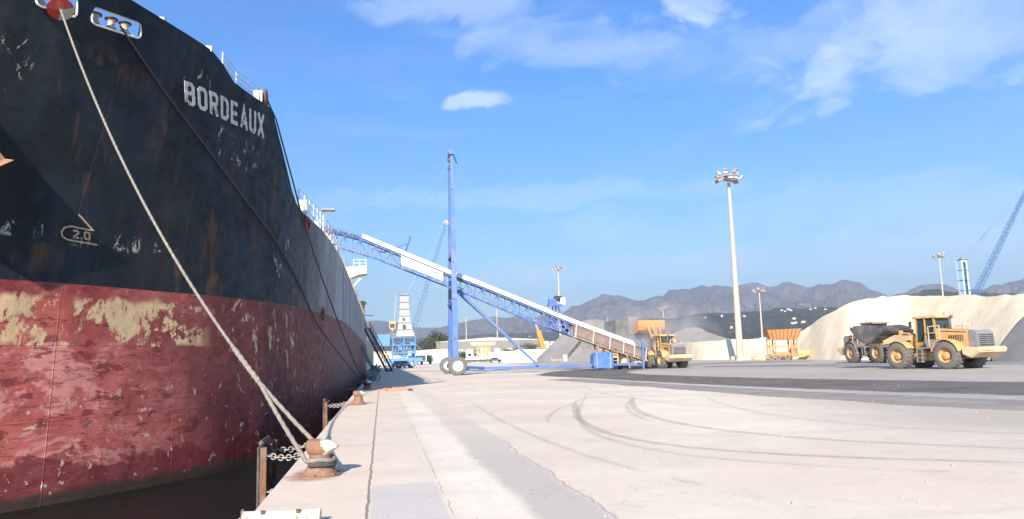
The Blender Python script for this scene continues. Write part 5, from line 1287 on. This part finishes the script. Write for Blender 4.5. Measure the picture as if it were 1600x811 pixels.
# ---------------------------------------------------------------- houses, sheds, vehicles far off
wallc = [plain('wall_'+n, c, 0.85, var=0.06, scale=0.3) for n, c in (('cream',(0.66,0.55,0.40)),('white',(0.70,0.67,0.62)),('sand',(0.58,0.46,0.33)),('brick',(0.42,0.22,0.16)),('pale_pink',(0.62,0.48,0.42)))]
roofc = plain('roof_tile', (0.36,0.17,0.11), 0.85); rooff = plain('roof_flat', (0.40,0.37,0.34), 0.9); winm = plain('window_dark', (0.07,0.075,0.085), 0.4)
def house(x, D, w, d_, h, wm, rm, pitched, label, floors=2, group='town houses beyond the port'):
    p = gd(x, D); rz = math.atan2(-p.x, p.y)+random.uniform(-0.35,0.35)
    t_ = thing('house', label, 'house', (p.x,p.y,0), rz, group)
    MB().bbox(-w/2,w/2,-d_/2,d_/2,0,h).build('wall', wm, t_)
    m = MB()
    if pitched: m.prism([(-w/2-0.4,h+0.01),(w/2+0.4,h+0.01),(0,h+w*0.17)], -d_/2-0.4, d_/2+0.4, 'Y')
    else: m.bbox(-w/2-0.15,w/2+0.15,-d_/2-0.15,d_/2+0.15,h+0.01,h+0.5); m.bbox(-w/4,w/6,-d_/4,d_/4,h+0.51,h+2.2)
    m.build('roof', rm, t_)
    n = max(2, int(w/3.4))
    for f_ in range(floors):
        for k in range(n):
            MB().box((-w/2+w*(k+0.5)/n,-d_/2-0.01,(f_+0.55)*h/floors),(1.3,0.12,h/floors*0.45)).build('window', winm, t_)
    return t_
HS = [(793,560,14,10,10,0,1,0,'cream house with flat roof seen just left of the blue braces'),(806,640,16,12,16,1,0,1,'tall white house with a tiled gable behind the blue braces'),
      (820,600,18,12,13,0,1,0,'wide cream block between the braces and the orange crane arm'),(846,620,13,12,16,1,1,0,'narrow white block just left of the orange crane arm'),
      (768,700,16,10,13,4,0,1,'pinkish tiled house above the yellow machine'),(748,720,15,10,14,2,0,1,'sand-coloured tiled house beyond the yellow machine'),
      (866,590,13,10,14,1,1,0,'white house partly behind the orange crane arm'),(881,560,11,10,15,3,0,0,'brick-red house beside the floodlight mast under the conveyor'),
      (722,760,14,10,12,1,1,0,'small white house right of the blue conveyor mast'),(840,800,22,12,22,2,1,0,'sand-coloured apartment block rising farthest behind the houses'),
      (893,640,12,10,15,3,1,0,'dull red-brick block at the left shoulder of the dark heap'),(782,820,20,12,21,1,0,0,'distant pale block between two poles')]
for h in HS: house(h[0],h[1],h[2],h[3],h[4]*0.80,wallc[h[5]],roofc if h[6]==0 else rooff,bool(h[7]),h[8],3 if h[4]>11 else 2)
# scattered white houses on the hillside: stand on the slope
rn = random.Random(21)
hills = [o for o in bpy.data.objects if o.name.startswith('hills')]
bpy.context.view_layer.update()
dg = bpy.context.evaluated_depsgraph_get()
def cast(x, y, only=None):
    d = ray(x, y).normalized(); o = Vector((0,0,EYE))
    for _ in range(60):
        hit, loc, nn, idx, ob, mt = scene.ray_cast(dg, o, d)
        if not hit: return None
        if ob.name.startswith(('hills','mountains')): return loc
        o = loc+d*0.05
    return None
cnt = 0
spots = [(1128,494),(1143,512),(1163,494),(1222,485),(1226,487),(1232,484),(1236,485),(1266,484),(1274,482),(1288,479),(1240,498),(1238,506),(1244,505),(1256,504),(1290,484),(1102,497),
         (620,541),(640,540),(655,545),(600,540),(730,535),(745,531),(762,537),(790,528),(715,540),(672,538),(812,532),(828,526)]
for x, y in spots:
    L_ = cast(x, y)
    if L_ is None: continue
    w = rn.uniform(5,12); hh = rn.uniform(1.0,3.0)
    t_ = MB().bbox(-w/2,w/2,-5,5,-3,hh).prism([(-w/2-.4,hh+0.02),(w/2+.4,hh+0.02),(0,hh+2.2)],-5.4,5.4,'Y')
    o = t_.build('hillside_house', wallc[2 if rn.random() < 0.6 else 0]); o.location = L_; o.rotation_euler = (0,0,math.atan2(-L_.x,L_.y)+rn.uniform(-.5,.5))
    tag(o, 'tiny pale house on the scrubby slope below the mountains', 'house', 'houses scattered on the hillside'); cnt += 1
# sheds
def shed(x, D, w, d_, h, mat, label, rot=0.0, roofm=rooff, name='warehouse'):
    p = gd(x, D); t_ = thing(name, label, 'shed', (p.x,p.y,0), math.atan2(-p.x, p.y)+rot)
    MB().bbox(-w/2,w/2,-d_/2,d_/2,0,h).build('wall', mat, t_)
    MB().prism([(-w/2-0.3,h+0.01),(w/2+0.3,h+0.01),(w/2+0.3,h+0.25),(0,h+0.25+w*0.03),(-w/2-0.3,h+0.25)], -d_/2-0.3, d_/2+0.3, 'Y').build('roof', roofm, t_)
    n = max(2, int(w/7))
    for k in range(n): MB().box((-w/2+w*(k+0.5)/n,-d_/2-0.02,h*0.32),(3.0,0.1,h*0.6)).build('door', light_grey, t_)
    return t_
shed(682,345,30,14,5.2,wallc[0],'long cream shed with flat roof behind the green truck')
shed(722,360,26,14,4.2,wallc[1],'white low shed seen behind the blue conveyor mast',0.1)
shed(598,300,7,6,5.0,wallc[0],'small yellowish cabin left of the white-towered crane')
shed(612,290,5,5,3.4,wallc[2],'sand-coloured hut hard against the blue crane base')
shed(1128,420,26,12,7.0,wallc[1],'white port shed left of the tallest light mast, above the sand bank')
bl = plain('shed_blue', (0.10,0.20,0.48), 0.6)
shed(1165,430,30,12,6.5,bl,'long blue port building just right of the tallest light mast')
shed(1213,400,18,12,8.0,wallc[1],'white and blue shed beside the shorter floodlight mast', 0.2, bl)
shed(1145,450,14,10,8.0,bl,'small blue building directly behind the tallest light mast')
shed(1255,400,16,10,8.0,wallc[1],'pale shed behind the orange hopper machine')
shed(766,420,60,10,11,dk and plain('dull_wall', (0.20,0.18,0.17), 0.9),'long dark grey-brown warehouse behind the white heap')
# green-cab truck
def truck(x, D, label):
    p = gd(x, D); t_ = thing('tipper_truck', label, 'truck', (p.x,p.y,0), math.atan2(-p.x, p.y))
    MB().prism([(2.2,0.8),(4.4,0.8),(4.4,2.0),(4.1,3.1),(2.2,3.3)], -1.2, 1.2, 'Y').build('cab', plain('truck_green', (0.05,0.11,0.07), 0.5), t_, bevel=0.1)
    MB().box((3.2,-1.22,2.5),(1.3,0.04,0.8)).build('cab_window', glass_dark, t_)
    MB().prism([(-7.5,1.3),(1.8,1.3),(1.8,3.2),(-7.8,3.2)], -1.25, 1.25, 'Y').build('trailer', light_grey, t_)
    MB().box((-2,0,1.05),(11,1.0,0.3)).build('chassis', dark_metal, t_)
    for wx in (-6.4,-5.1,0.4,3.4):
        for s in (-1,1): MB().lathe(tyre_profile(0.52,0.35), (wx,s*1.0,0.52), 16, 'Y').build('wheel', rubber, t_)
truck(657,268,'dark green truck with grey trailer parked beside the white-towered crane')
def car(x, D, label, mat, s=1.0, rot=0.3, cat='car', name='parked_car'):
    p = gd(x, D); t_ = thing(name, label, cat, (p.x,p.y,0), rot); t_.scale = (s,)*3
    rows = []
    MB().prism([(-2.2,0.35),(-2.25,0.85),(-2.0,1.0),(-1.5,1.05),(-0.9,1.5),(0.5,1.52),(1.15,1.02),(2.0,0.9),(2.2,0.7),(2.2,0.35)], -0.85, 0.85, 'Y').build('body', mat, t_, bevel=0.08)
    MB().prism([(-1.3,1.08),(-0.85,1.42),(0.45,1.44),(0.95,1.06)], -0.865, 0.865, 'Y').build('windows', glass_dark, t_)
    for wx in (-1.35,1.35):
        for q in (-1,1): MB().lathe(tyre_profile(0.33,0.22), (wx,q*0.78,0.33), 16, 'Y').build('wheel', rubber, t_)
    for q in (-0.6,0.6): MB().box((2.2,q,0.68),(0.06,0.3,0.14)).build('headlight', lampglass, t_)
car(623,152,'dark grey pickup car parked at the end of the ship shadow', plain('car_grey', (0.10,0.12,0.15), 0.35), 1.0, R(-75))
car(632,160,'silver car parked right beside the dark grey car', plain('car_silver', (0.30,0.34,0.38), 0.35), 1.0, R(-20))
car(773,275,'white car parked in front of the long low white heap', plain('car_white', (0.7,0.7,0.7), 0.35), 1.15, R(0))
# yellow machine (mobile screening plant) and white-cab vehicle
p = gd(751,262); t_ = thing('screening_machine', 'yellow tracked screening machine with white cabin parked right of the blue mast', 'machine', (p.x,p.y,0), math.atan2(-p.x,p.y))
ym = plain('machine_yellow', (0.42,0.29,0.14), 0.7, var=0.3, scale=1)
m = MB()
for k in range(5): m.bar((-1.2+k*1.1,-1.2,0.8),(-1.2+k*1.1,-1.2,6.0),0.28)
for z in (2.2,3.8,5.2): m.box((1.0,0,z),(5.0,2.6,0.3))
for k in range(10): m.box((rn.uniform(-1,3.2),-1.0,rn.uniform(1.2,5.5)),(0.9,0.8,0.9))
m.build('frame', ym, t_)
MB().prism([(-3.2,6.0),(4.8,6.0),(5.4,7.2),(-3.8,7.2)], -1.6, 1.6, 'Y').build('hopper_box', plain('machine_tan', (0.50,0.36,0.22), 0.7), t_)
MB().prism([(-6,0.3),(4,0.3),(4.6,0.8),(4.2,1.2),(-6.2,1.2),(-6.6,0.8)], -1.6, 1.6, 'Y').build('crawler_track', dark_metal, t_)
MB().bbox(-5.2,-2.6,-1.3,1.3,1.25,4.0).build('cabin', white_paint, t_); MB().box((-3.9,-1.32,2.9),(1.2,0.06,1.0)).build('cabin_window', glass_dark, t_)
# orange crane arm behind the white heap
a0 = atd(850,549,235); a1 = atd(841,517,235); a2 = atd(835,503,235)
t_ = thing('crane_arm', 'orange telescopic crane arm leaning up from behind the white heap', 'crane', (a0.x,a0.y,0), 0, world=True)
MB().tube([(a0.x+1.0,a0.y,0.2), a0, a1], 1.25, 4, r2=0.95).build('outer_boom', plain('arm_orange', (0.60,0.22,0.03), 0.5, var=0.1), t_)
MB().tube([a1, atd(833,495,235)], 0.5, 4, r2=0.4).build('inner_boom', plain('arm_grey', (0.22,0.21,0.25), 0.6), t_)
MB().box((a0.x+1.0,a0.y,0.7),(7,3,1.4)).build('carrier', grey_paint, t_)
# small inclined conveyor leaning on the dark heap
a0 = gd(882,188); a1 = atd(907,534,190)
t_ = thing('stacker_conveyor', 'thin dark stacker conveyor leaning against the dark grey heap', 'conveyor', tuple(a0), 0, world=True)
MB().bar(a0+Vector((0,0,0.6)), a1, 0.55).build('belt_frame', dark_metal, t_); MB().box(a0+Vector((0,0,1.1)),(1.0,0.9,1.6)).build('drive_box', light_grey, t_)
p = gd(868,200); o = MB().box((0,0,0.6),(3.0,0.8,0.3)).box((-1.2,0,0.7),(0.3,0.6,1.1)).box((1.2,0,0.5),(0.4,0.6,0.8)).build('steel_trestle', plain('trestle', (0.36,0.27,0.2), 0.7)); o.location = p; tag(o, 'low pale steel trestle at the foot of the mast under the conveyor', 'trestle')
# orange hopper machine by the sand
p = G(1226,562.5); t_ = thing('mobile_hopper', 'orange mobile hopper on a frame with wheels in front of the pale sand bank', 'hopper', (p.x,p.y,0), math.atan2(-p.x,p.y)+0.25)
om = paint('hopper_orange', (0.50,0.22,0.075), 0.65, (0.3,0.13,0.07), 0.6, 0.8)
s = 1.0
m = MB(); T = [(-2.9,-1.5,4.9),(2.7,-1.5,5.0),(2.7,1.5,5.0),(-2.9,1.5,4.9)]; B_ = [(-2.2,-0.8,3.3),(2.0,-0.8,3.2),(2.0,0.8,3.2),(-2.2,0.8,3.3)]
m.grid([[Vector(q) for q in T],[Vector(q) for q in B_]], closed=True); m.f.append((4,5,6,7)); m.build('funnel', om, t_)
rb = MB()
for k in range(9): x = -2.8+k*0.66; rb.bar((x,-1.55,4.9),(x*0.78,-0.86,3.3),0.12)
rb.build('funnel_rib', plain('rib_dark_orange', (0.32,0.13,0.06), 0.7), t_)['kind'] = 'stuff'
m = MB()
for x in (-2.4,-1.5,1.0,1.9):
    for y in (-0.9,0.9): m.bar((x,y,0.5),(x,y,3.5),0.2)
for z in (0.9,2.2): m.bar((-2.4,-0.9,z),(1.9,-0.9,z),0.18).bar((-2.4,0.9,z),(1.9,0.9,z),0.18)
m.bar((1.0,-0.9,1.0),(1.9,-0.9,3.0),0.12).bar((1.9,-0.9,1.0),(1.0,-0.9,3.0),0.12)
m.bar((-3.0,0,0.75),(4.6,0,0.8),0.35).box((-0.4,-0.4,0.95),(2.2,1.0,0.7)).box((1.5,-0.2,1.5),(1.0,0.8,0.9))
m.build('frame', om, t_)
for wx in (-2.3,-1.3,0.2):
    MB().lathe(tyre_profile(0.45,0.3), (wx,-1.0,0.45), 16, 'Y').build('wheel', plain('wheel_dust', (0.25,0.17,0.12), 0.9), t_)
p = G(1257,561.5); t_ = thing('yellow_tank', 'small yellow box tank beside the orange mobile hopper', 'tank', (p.x,p.y,0), math.atan2(-p.x,p.y))
yb_ = plain('tank_yellow', (0.72,0.55,0.13), 0.6)
MB().bbox(-0.85,0.75,-0.6,0.6,0.15,1.45).build('tank_body', yb_, t_, bevel=0.06); MB().bbox(0.78,0.95,-0.5,0.5,0.1,1.4).build('end_plate', yb_, t_); MB().bbox(-0.6,-0.4,-0.5,0.5,0.0,0.15).bbox(0.3,0.5,-0.5,0.5,0.0,0.15).build('foot', rust, t_)
for i, (x, w, lab) in enumerate(((1150,1,'leftmost pale scrap trestle at the foot of the tallest light mast'),(1168,2,'low scrap frame just right of the tallest light mast'),(1181,3,'upright brownish scrap machine between mast and orange hopper'),(1193,1,'thin scrap frame nearest the orange mobile hopper'))):
    p = G(x,563); m = MB(); rr_ = random.Random(i)
    for k in range(5+w*3):
        a = Vector((rr_.uniform(-0.9,0.9),rr_.uniform(-.4,.4),rr_.uniform(0.05,0.5*w))); b_ = a+Vector((rr_.uniform(-.8,.8),rr_.uniform(-.3,.3),rr_.uniform(-.4,.5))); b_.z = max(0.05, b_.z); m.bar(a,b_,0.09)
    m.box((0,0,0.12),(1.7,0.8,0.2)); m.cyl((-0.5,-0.3,0.4),0.35,0.2,12,'Y')
    o = m.build('scrap_frame', plain('scrap_%d' % i, (0.42,0.27,0.18) if w == 3 else (0.5,0.40,0.28), 0.8)); o.location = (p.x,p.y,0); o.rotation_euler = (0,0,math.atan2(-p.x,p.y)); tag(o, lab, 'scrap', 'scrap steel in front of the sand bank')

# ---------------------------------------------------------------- gangway, net and gear by the hull
g0 = G(600,579); g0.y = 112; g0 = Vector((1.1,114,0.25)); g1 = Vector((-2.3,122,6.9))
t_ = thing('gangway', 'dark steel gangway leaning from the quay up to the ship deck', 'gangway', tuple(g0), 0, world=True)
m = MB()
d = (g1-g0).normalized(); u = d.cross(Vector((0,0,1))).normalized()
for s in (-0.45,0.45):
    m.bar(g0+u*s, g1+u*s, 0.22); m.bar(g0+u*s+Vector((0,0,1.0)), g1+u*s+Vector((0,0,1.0)), 0.08)
    for k in range(12): q = g0.lerp(g1, k/11)+u*s; m.bar(q, q+Vector((0,0,1.0)), 0.07)
for k in range(30): q = g0.lerp(g1, k/29); m.bar(q-u*0.45, q+u*0.45, 0.07)
m.build('ladder_frame', dark_metal, t_)
MB().prism([(0,0)]*3,0,0) if False else None
MB().box((g0.x,g0.y,0.14),(1.2,0.5,0.28)).build('foot_roller', dark_metal, t_)
MB().bar((-2.6,118,8.7),(-1.2,118,8.7),0.12).bar((-2.65,118,8.7),(-2.65,118,9.6),0.1).build('davit', dark_metal, t_)
netm = plain('net_green', (0.09,0.20,0.15), 0.8, var=0.4, scale=2)
t_ = thing('safety_net', 'green safety net hanging between hull and quay below the gangway', 'net', (-1.6,104,0), 0, world=True)
m = MB(); rn2 = random.Random(8)
for k in range(15):
    y0 = 92+k*1.6
    for j in range(2):
        pts = [Vector((-2.5+1.9*q/8+0.1*rn2.random(), y0+(q*0.18 if j else -q*0.18)+rn2.uniform(-.1,.1), 3.6-3.2*(q/8)**0.8-0.5*math.sin(math.pi*q/8))) for q in range(9)]
        m.tube(pts, 0.035, 4)
for q in range(9): m.tube([Vector((-2.5+1.9*q/8, 92+k*1.6, 3.6-3.2*(q/8)**0.8-0.5*math.sin(math.pi*q/8)+0.05*math.sin(k))) for k in range(16)], 0.03, 4)
m.build('net_mesh', netm, t_)
for i, (x, y, hh, mt, lab) in enumerate(((-0.75,60,0.9,grey_paint,'grey-green gear post standing on the quay just past the farthest bollard'),(-0.7,68,1.1,netm,'bundle of green netting heaped on the quay edge'),(-0.9,77,1.0,dark_metal,'dark coil of hose on the quay edge beyond the green bundle'),(-0.6,88,1.3,netm,'second green heap of netting near the foot of the gangway'))):
    m = MB(); rr_ = random.Random(40+i)
    for k in range(14):
        c = Vector((rr_.uniform(-.35,.35),rr_.uniform(-.9,.9),0.12+rr_.random()*hh*0.6)); rad = rr_.uniform(0.2,0.45)
        ax = Vector((rr_.uniform(-1,1),rr_.uniform(-1,1),rr_.uniform(0.2,1))).normalized(); a1_ = ax.orthogonal().normalized(); a2_ = ax.cross(a1_)
        m.tube([c+a1_*rad*math.cos(q)+a2_*rad*math.sin(q)*0.7 for q in [2*math.pi*z/12 for z in range(12)]], 0.05, 5, closed=True)
    m.bar((0,0,0),(0.05,0,hh),0.14)
    for k, v in enumerate(m.v):
        if v[2] < 0.0: m.v[k] = (v[0], v[1], 0.0)
    o = m.build('gear_bundle', mt); o.location = (x,y,0.0); tag(o, lab, 'gear', 'gear lying along the quay edge')

# ---------------------------------------------------------------- trees
leafm = Mat('leaf', 0.7, 0, 0.2); leafm.col(leafm.mix(leafm.noise(0.5, detail=4), (0.03,0.045,0.022), (0.075,0.085,0.04))); leafm = leafm.m
barkm = plain('bark', (0.12,0.09,0.07), 0.9)
def tree(x, D, H, Wd, label, seed, n=900):
    p = gd(x, D); t_ = thing('tree', label, 'tree', (p.x,p.y,0), 0, 'trees beyond the quay'); r_ = random.Random(seed)
    m = MB().tube([(0,0,0),(0.1,0,H*0.35),(0.0,0.1,H*0.6)], 0.28, 7, r2=0.12)
    ends = []
    for k in range(7):
        a = r_.random()*6.28; e = Vector((math.cos(a)*Wd*0.36*r_.uniform(.4,1), math.sin(a)*Wd*0.36*r_.uniform(.4,1), H*r_.uniform(0.5,0.92))); ends.append(e); m.tube([(0.05,0,H*0.3),tuple(e)], 0.12, 5, r2=0.03)
    m.build('trunk', barkm, t_)
    m = MB()
    for k in range(n):
        e = r_.choice(ends); c = e+Vector((r_.gauss(0,Wd*0.13),r_.gauss(0,Wd*0.13),r_.gauss(0,H*0.10))); s = r_.uniform(0.18,0.42)*max(1,H/8)
        if c.z < H*0.15: continue
        a = Vector((r_.gauss(0,1),r_.gauss(0,1),r_.gauss(0,1))).normalized(); b_ = a.orthogonal().normalized()
        m.add([c-a*s, c+b_*s*0.6, c+a*s, c-b_*s*0.6], [(0,1,2,3)])
    m.build('crown', leafm, t_, fix=False)
for i, (x, D, H, Wd, lab) in enumerate(((672,420,12,14,'left half of the dark tree clump behind the cream shed'),(685,430,16,16,'tallest dark tree behind the cream shed left of the blue mast'),(697,425,12,12,'right-hand tree of the dark clump, against the blue mast'),
        (722,300,4.6,9,'low green bush right of the blue mast'),(733,310,4.8,9,'second low green bush beside the yellow machine'),(800,330,5,10,'dark bush in front of the cream house under the braces'),(818,330,7,12,'broad dark bush between houses and white heap'),
        (833,340,8,11,'dark bush just left of the orange crane arm'),(1222,300,5,8,'bush above the sand bank behind the orange mobile hopper'),(1232,300,6,8,'second bush above the sand bank by the orange mobile hopper'),(657,460,8,12,'faint low tree above the green truck'))):
    tree(x, D, H, Wd, lab, 100+i, 700 if H < 9 else 1500)
SUN_E, SKY_S, SKY_DUST, SKY_OZ, EXPO, CLOUD_C = 5.0, 0.075, 0.6, 3.0, 1.05, (8.0,8.6,9.6,1)
# ---------------------------------------------------------------- dust and haze
def volume_mat(name, dens, col=(0.86,0.90,1.0), aniso=0.3, noise=False):
    m = bpy.data.materials.new(name); m.use_nodes = True; nt = m.node_tree
    for n in list(nt.nodes):
        if n.type == 'BSDF_PRINCIPLED': nt.nodes.remove(n)
    out = [n for n in nt.nodes if n.type == 'OUTPUT_MATERIAL'][0]
    v = nt.nodes.new('ShaderNodeVolumePrincipled'); v.inputs['Color'].default_value = tuple(col)+(1,); v.inputs['Density'].default_value = dens; v.inputs['Anisotropy'].default_value = aniso
    nt.links.new(v.outputs[0], out.inputs['Volume'])
    if noise:
        tc = nt.nodes.new('ShaderNodeTexCoord'); nz = nt.nodes.new('ShaderNodeTexNoise'); nz.inputs['Scale'].default_value = 0.35; nz.inputs['Detail'].default_value = 4
        ln = nt.nodes.new('ShaderNodeVectorMath'); ln.operation = 'LENGTH'; mp = nt.nodes.new('ShaderNodeMapping'); mp.inputs['Scale'].default_value = noise
        nt.links.new(tc.outputs['Object'], nz.inputs['Vector']); nt.links.new(tc.outputs['Object'], mp.inputs[0]); nt.links.new(mp.outputs[0], ln.inputs[0])
        r1 = nt.nodes.new('ShaderNodeMapRange'); r1.inputs['From Min'].default_value = 1.0; r1.inputs['From Max'].default_value = 0.2; nt.links.new(ln.outputs['Value'], r1.inputs['Value'])
        r2 = nt.nodes.new('ShaderNodeMapRange'); r2.inputs['From Min'].default_value = 0.42; r2.inputs['From Max'].default_value = 0.68; nt.links.new(nz.outputs['Fac'], r2.inputs['Value'])
        mu = nt.nodes.new('ShaderNodeMath'); mu.operation = 'MULTIPLY'; nt.links.new(r1.outputs[0], mu.inputs[0]); nt.links.new(r2.outputs[0], mu.inputs[1])
        m2 = nt.nodes.new('ShaderNodeMath'); m2.operation = 'MULTIPLY'; m2.inputs[1].default_value = dens; nt.links.new(mu.outputs[0], m2.inputs[0]); nt.links.new(m2.outputs[0], v.inputs['Density'])
    return m
HAZE = MB().bbox(-9000, 9900, -480, 13000, -9.5, 1150).build('haze', volume_mat('haze_air', 0.00014, (0.78,0.86,1.0))); tag(HAZE, kind='stuff', label='thin bluish haze over the port and mountains')
dust = MB().lathe([(0.1,-1),(0.7,-0.7),(1,0),(0.7,0.7),(0.1,1)], (0,0,0), 20)
dust.v = [(x*9.5,y*5.0,max(-3.4,z*4.6)) for x,y,z in dust.v]
o = dust.build('dust_cloud', volume_mat('dust_air', 0.34, (0.9,0.87,0.84), 0.2, (1/9.5,1/5.0,1/4.6))); o.location = (29.5,79.5,3.45); tag(o, kind='stuff', label='pale dust cloud drifting round the feed hopper')

# ---------------------------------------------------------------- sun, sky, clouds
SX, SY = 0.72, 1.88                         # horizontal run of a shadow per metre of height
EL = math.atan(1/math.hypot(SX, SY)); AZ = math.atan2(-SX, -SY)    # direction towards the sun, from +Y clockwise
sun = bpy.data.lights.new('sun', 'SUN'); sun.energy = SUN_E; sun.angle = R(0.55); sun.color = (1.0,0.885,0.75)
so = bpy.data.objects.new('sun', sun); COL.objects.link(so)
so.rotation_euler = Vector((SX, SY, -1)).to_track_quat('-Z', 'Y').to_euler()
w = bpy.data.worlds.new('World'); scene.world = w; w.use_nodes = True; nt = w.node_tree
bg = nt.nodes['Background']; sky = nt.nodes.new('ShaderNodeTexSky'); sky.sky_type = 'NISHITA'; sky.sun_disc = False
sky.sun_elevation = EL; sky.sun_rotation = AZ % (2*math.pi); sky.air_density = 1.0; sky.dust_density = SKY_DUST; sky.ozone_density = SKY_OZ
bg.inputs['Strength'].default_value = SKY_S
tc = nt.nodes.new('ShaderNodeTexCoord')
def wn(t): return nt.nodes.new(t)
def wmath(op, a, b=0.0):
    q = wn('ShaderNodeMath'); q.operation = op
    for i, v in enumerate((a, b)):
        if isinstance(v, (int, float)): q.inputs[i].default_value = v
        else: nt.links.new(v, q.inputs[i])
    return q.outputs[0]
def wstep(v, a, b, c=0.0, d=1.0):
    r = wn('ShaderNodeMapRange'); r.interpolation_type = 'SMOOTHSTEP'; r.inputs[1].default_value = a; r.inputs[2].default_value = b; r.inputs[3].default_value = c; r.inputs[4].default_value = d
    nt.links.new(v, r.inputs[0]); return r.outputs[0]
def wnoise(sc, stretch, det=6, rough=0.6, dist=0.3, rot=(0,0,0), loc=(0,0,0)):
    mp = wn('ShaderNodeMapping'); mp.inputs['Scale'].default_value = stretch; mp.inputs['Rotation'].default_value = rot; mp.inputs['Location'].default_value = loc
    nt.links.new(tc.outputs['Generated'], mp.inputs[0]); n = wn('ShaderNodeTexNoise'); n.inputs['Scale'].default_value = sc; n.inputs['Detail'].default_value = det; n.inputs['Roughness'].default_value = rough; n.inputs['Distortion'].default_value = dist
    nt.links.new(mp.outputs[0], n.inputs['Vector']); return n.outputs['Fac']
n1 = wnoise(5.0, (1,1,2.2), 8, 0.62, 0.6); n2 = wnoise(3.0, (1,1,6), 7, 0.62, 0.5, (0.15,0.1,0.3), (3,1,2))
wa = wnoise(7.0, (1,1,1.6), 8, 0.65, 0.8, loc=(5,2,1)); wb = wnoise(6.0, (1,1,2.0), 8, 0.65, 0.8, loc=(1,7,3))
def cloud_at(x, y, rad, sx=1.0, sz=1.0):     # a cloud mass around a compass bearing
    d = ray(x, y).normalized(); r_ = d.cross(Vector((0,0,1))).normalized(); u_ = r_.cross(d)
    def dot(v):
        q = wn('ShaderNodeVectorMath'); q.operation = 'DOT_PRODUCT'; nt.links.new(tc.outputs['Generated'], q.inputs[0]); q.inputs[1].default_value = v; return q.outputs['Value']
    a = wmath('ADD', wmath('DIVIDE', dot(r_), rad*sx), wmath('MULTIPLY', wmath('SUBTRACT', wa, 0.5), 2.2)); b_ = wmath('ADD', wmath('DIVIDE', dot(u_), rad*sz), wmath('MULTIPLY', wmath('SUBTRACT', wb, 0.5), 2.6))
    s = wmath('ADD', wmath('MULTIPLY', a, a), wmath('MULTIPLY', b_, b_))
    fwd = wstep(dot(d), 0.5, 0.6)
    return wmath('MULTIPLY', wstep(s, 0.0, 1.0, 1.0, 0.0), fwd)
tot = None
for (x, y, rad, sx_, sz_, k) in ((1450,35,0.16,1.5,0.65,0.5),(1560,45,0.10,1.6,0.5,0.5),(1100,2,0.06,1.0,0.5,0.7),(742,160,0.034,1.35,0.40,0.6),(1290,125,0.05,0.7,1.0,0.62),(840,55,0.09,1.6,0.35,0.38),(960,78,0.09,1.7,0.28,0.40),
                            (1000,415,0.14,2.0,0.22,0.42),(1450,385,0.16,1.8,0.25,0.36),(720,10,0.08,1.8,0.35,0.35),(1250,60,0.14,1.8,0.4,0.25),(860,305,0.16,2.4,0.14,0.25),(1400,320,0.2,2.4,0.16,0.25)):
    ca = cloud_at(x, y, rad*1.25, sx_, sz_)
    c = wmath('MULTIPLY', wmath('MULTIPLY', wstep(wmath('ADD', n1, wmath('MULTIPLY', ca, 0.25)), 0.40, 1.0), wstep(ca, 0.0, 1.0)), k)
    tot = c if tot is None else wmath('MAXIMUM', tot, c)
wisp = wmath('MULTIPLY', wstep(n2, 0.48, 0.78), 0.10)
tot = wmath('MAXIMUM', tot, wisp)
mx = wn('ShaderNodeMix'); mx.data_type = 'RGBA'; nt.links.new(tot, mx.inputs[0]); sep = wn('ShaderNodeSeparateXYZ'); nt.links.new(tc.outputs['Generated'], sep.inputs[0])
tn = wn('ShaderNodeMix'); tn.data_type = 'RGBA'; nt.links.new(wstep(sep.outputs[2], 0.0, 0.42), tn.inputs[0]); tn.inputs[6].default_value = (0.62,1.08,1.12,1); tn.inputs[7].default_value = (0.06,0.82,1.52,1)
ml = wn('ShaderNodeMix'); ml.data_type = 'RGBA'; ml.blend_type = 'MULTIPLY'; ml.inputs[0].default_value = 1.0; nt.links.new(sky.outputs[0], ml.inputs[6]); 
tz = wn('ShaderNodeMix'); tz.data_type = 'RGBA'; nt.links.new(wstep(sep.outputs[2], 0.50, 0.75), tz.inputs[0]); nt.links.new(tn.outputs[2], tz.inputs[6]); tz.inputs[7].default_value = (0.85,0.95,1.05,1)
nt.links.new(tz.outputs[2], ml.inputs[7])
nt.links.new(ml.outputs[2], mx.inputs[6]); mx.inputs[7].default_value = CLOUD_C
nt.links.new(mx.outputs[2], bg.inputs['Color'])

# ---------------------------------------------------------------- camera
cam = bpy.data.cameras.new('camera'); co = bpy.data.objects.new('camera', cam); COL.objects.link(co); scene.camera = co
cam.sensor_width = 36; cam.lens = 36*F_PX/1600; cam.clip_start = 0.1; cam.clip_end = 30000; cam.sensor_fit = 'HORIZONTAL'
fwd = ray(800, 405.5).normalized(); rt = (ray(900, 405.5)-ray(800, 405.5)).normalized(); upv = rt.cross(fwd)
mt = Matrix((rt, upv, -fwd)).transposed().to_4x4(); mt.translation = Vector((0,0,EYE)); co.matrix_world = mt
scene.view_settings.view_transform = 'Standard'; scene.view_settings.look = 'None'; scene.view_settings.gamma = 1; scene.view_settings.exposure = EXPO
scene.render.engine = 'CYCLES'; cy = scene.cycles
cy.use_denoising = True; cy.max_bounces = 6; cy.diffuse_bounces = 3; cy.glossy_bounces = 3; cy.transparent_max_bounces = 10; cy.volume_bounces = 1
cy.volume_step_rate = 1.0; cy.volume_max_steps = 128; cy.sample_clamp_indirect = 8
for o in ROOTS_W:
    if '_w' in o: del o['_w']
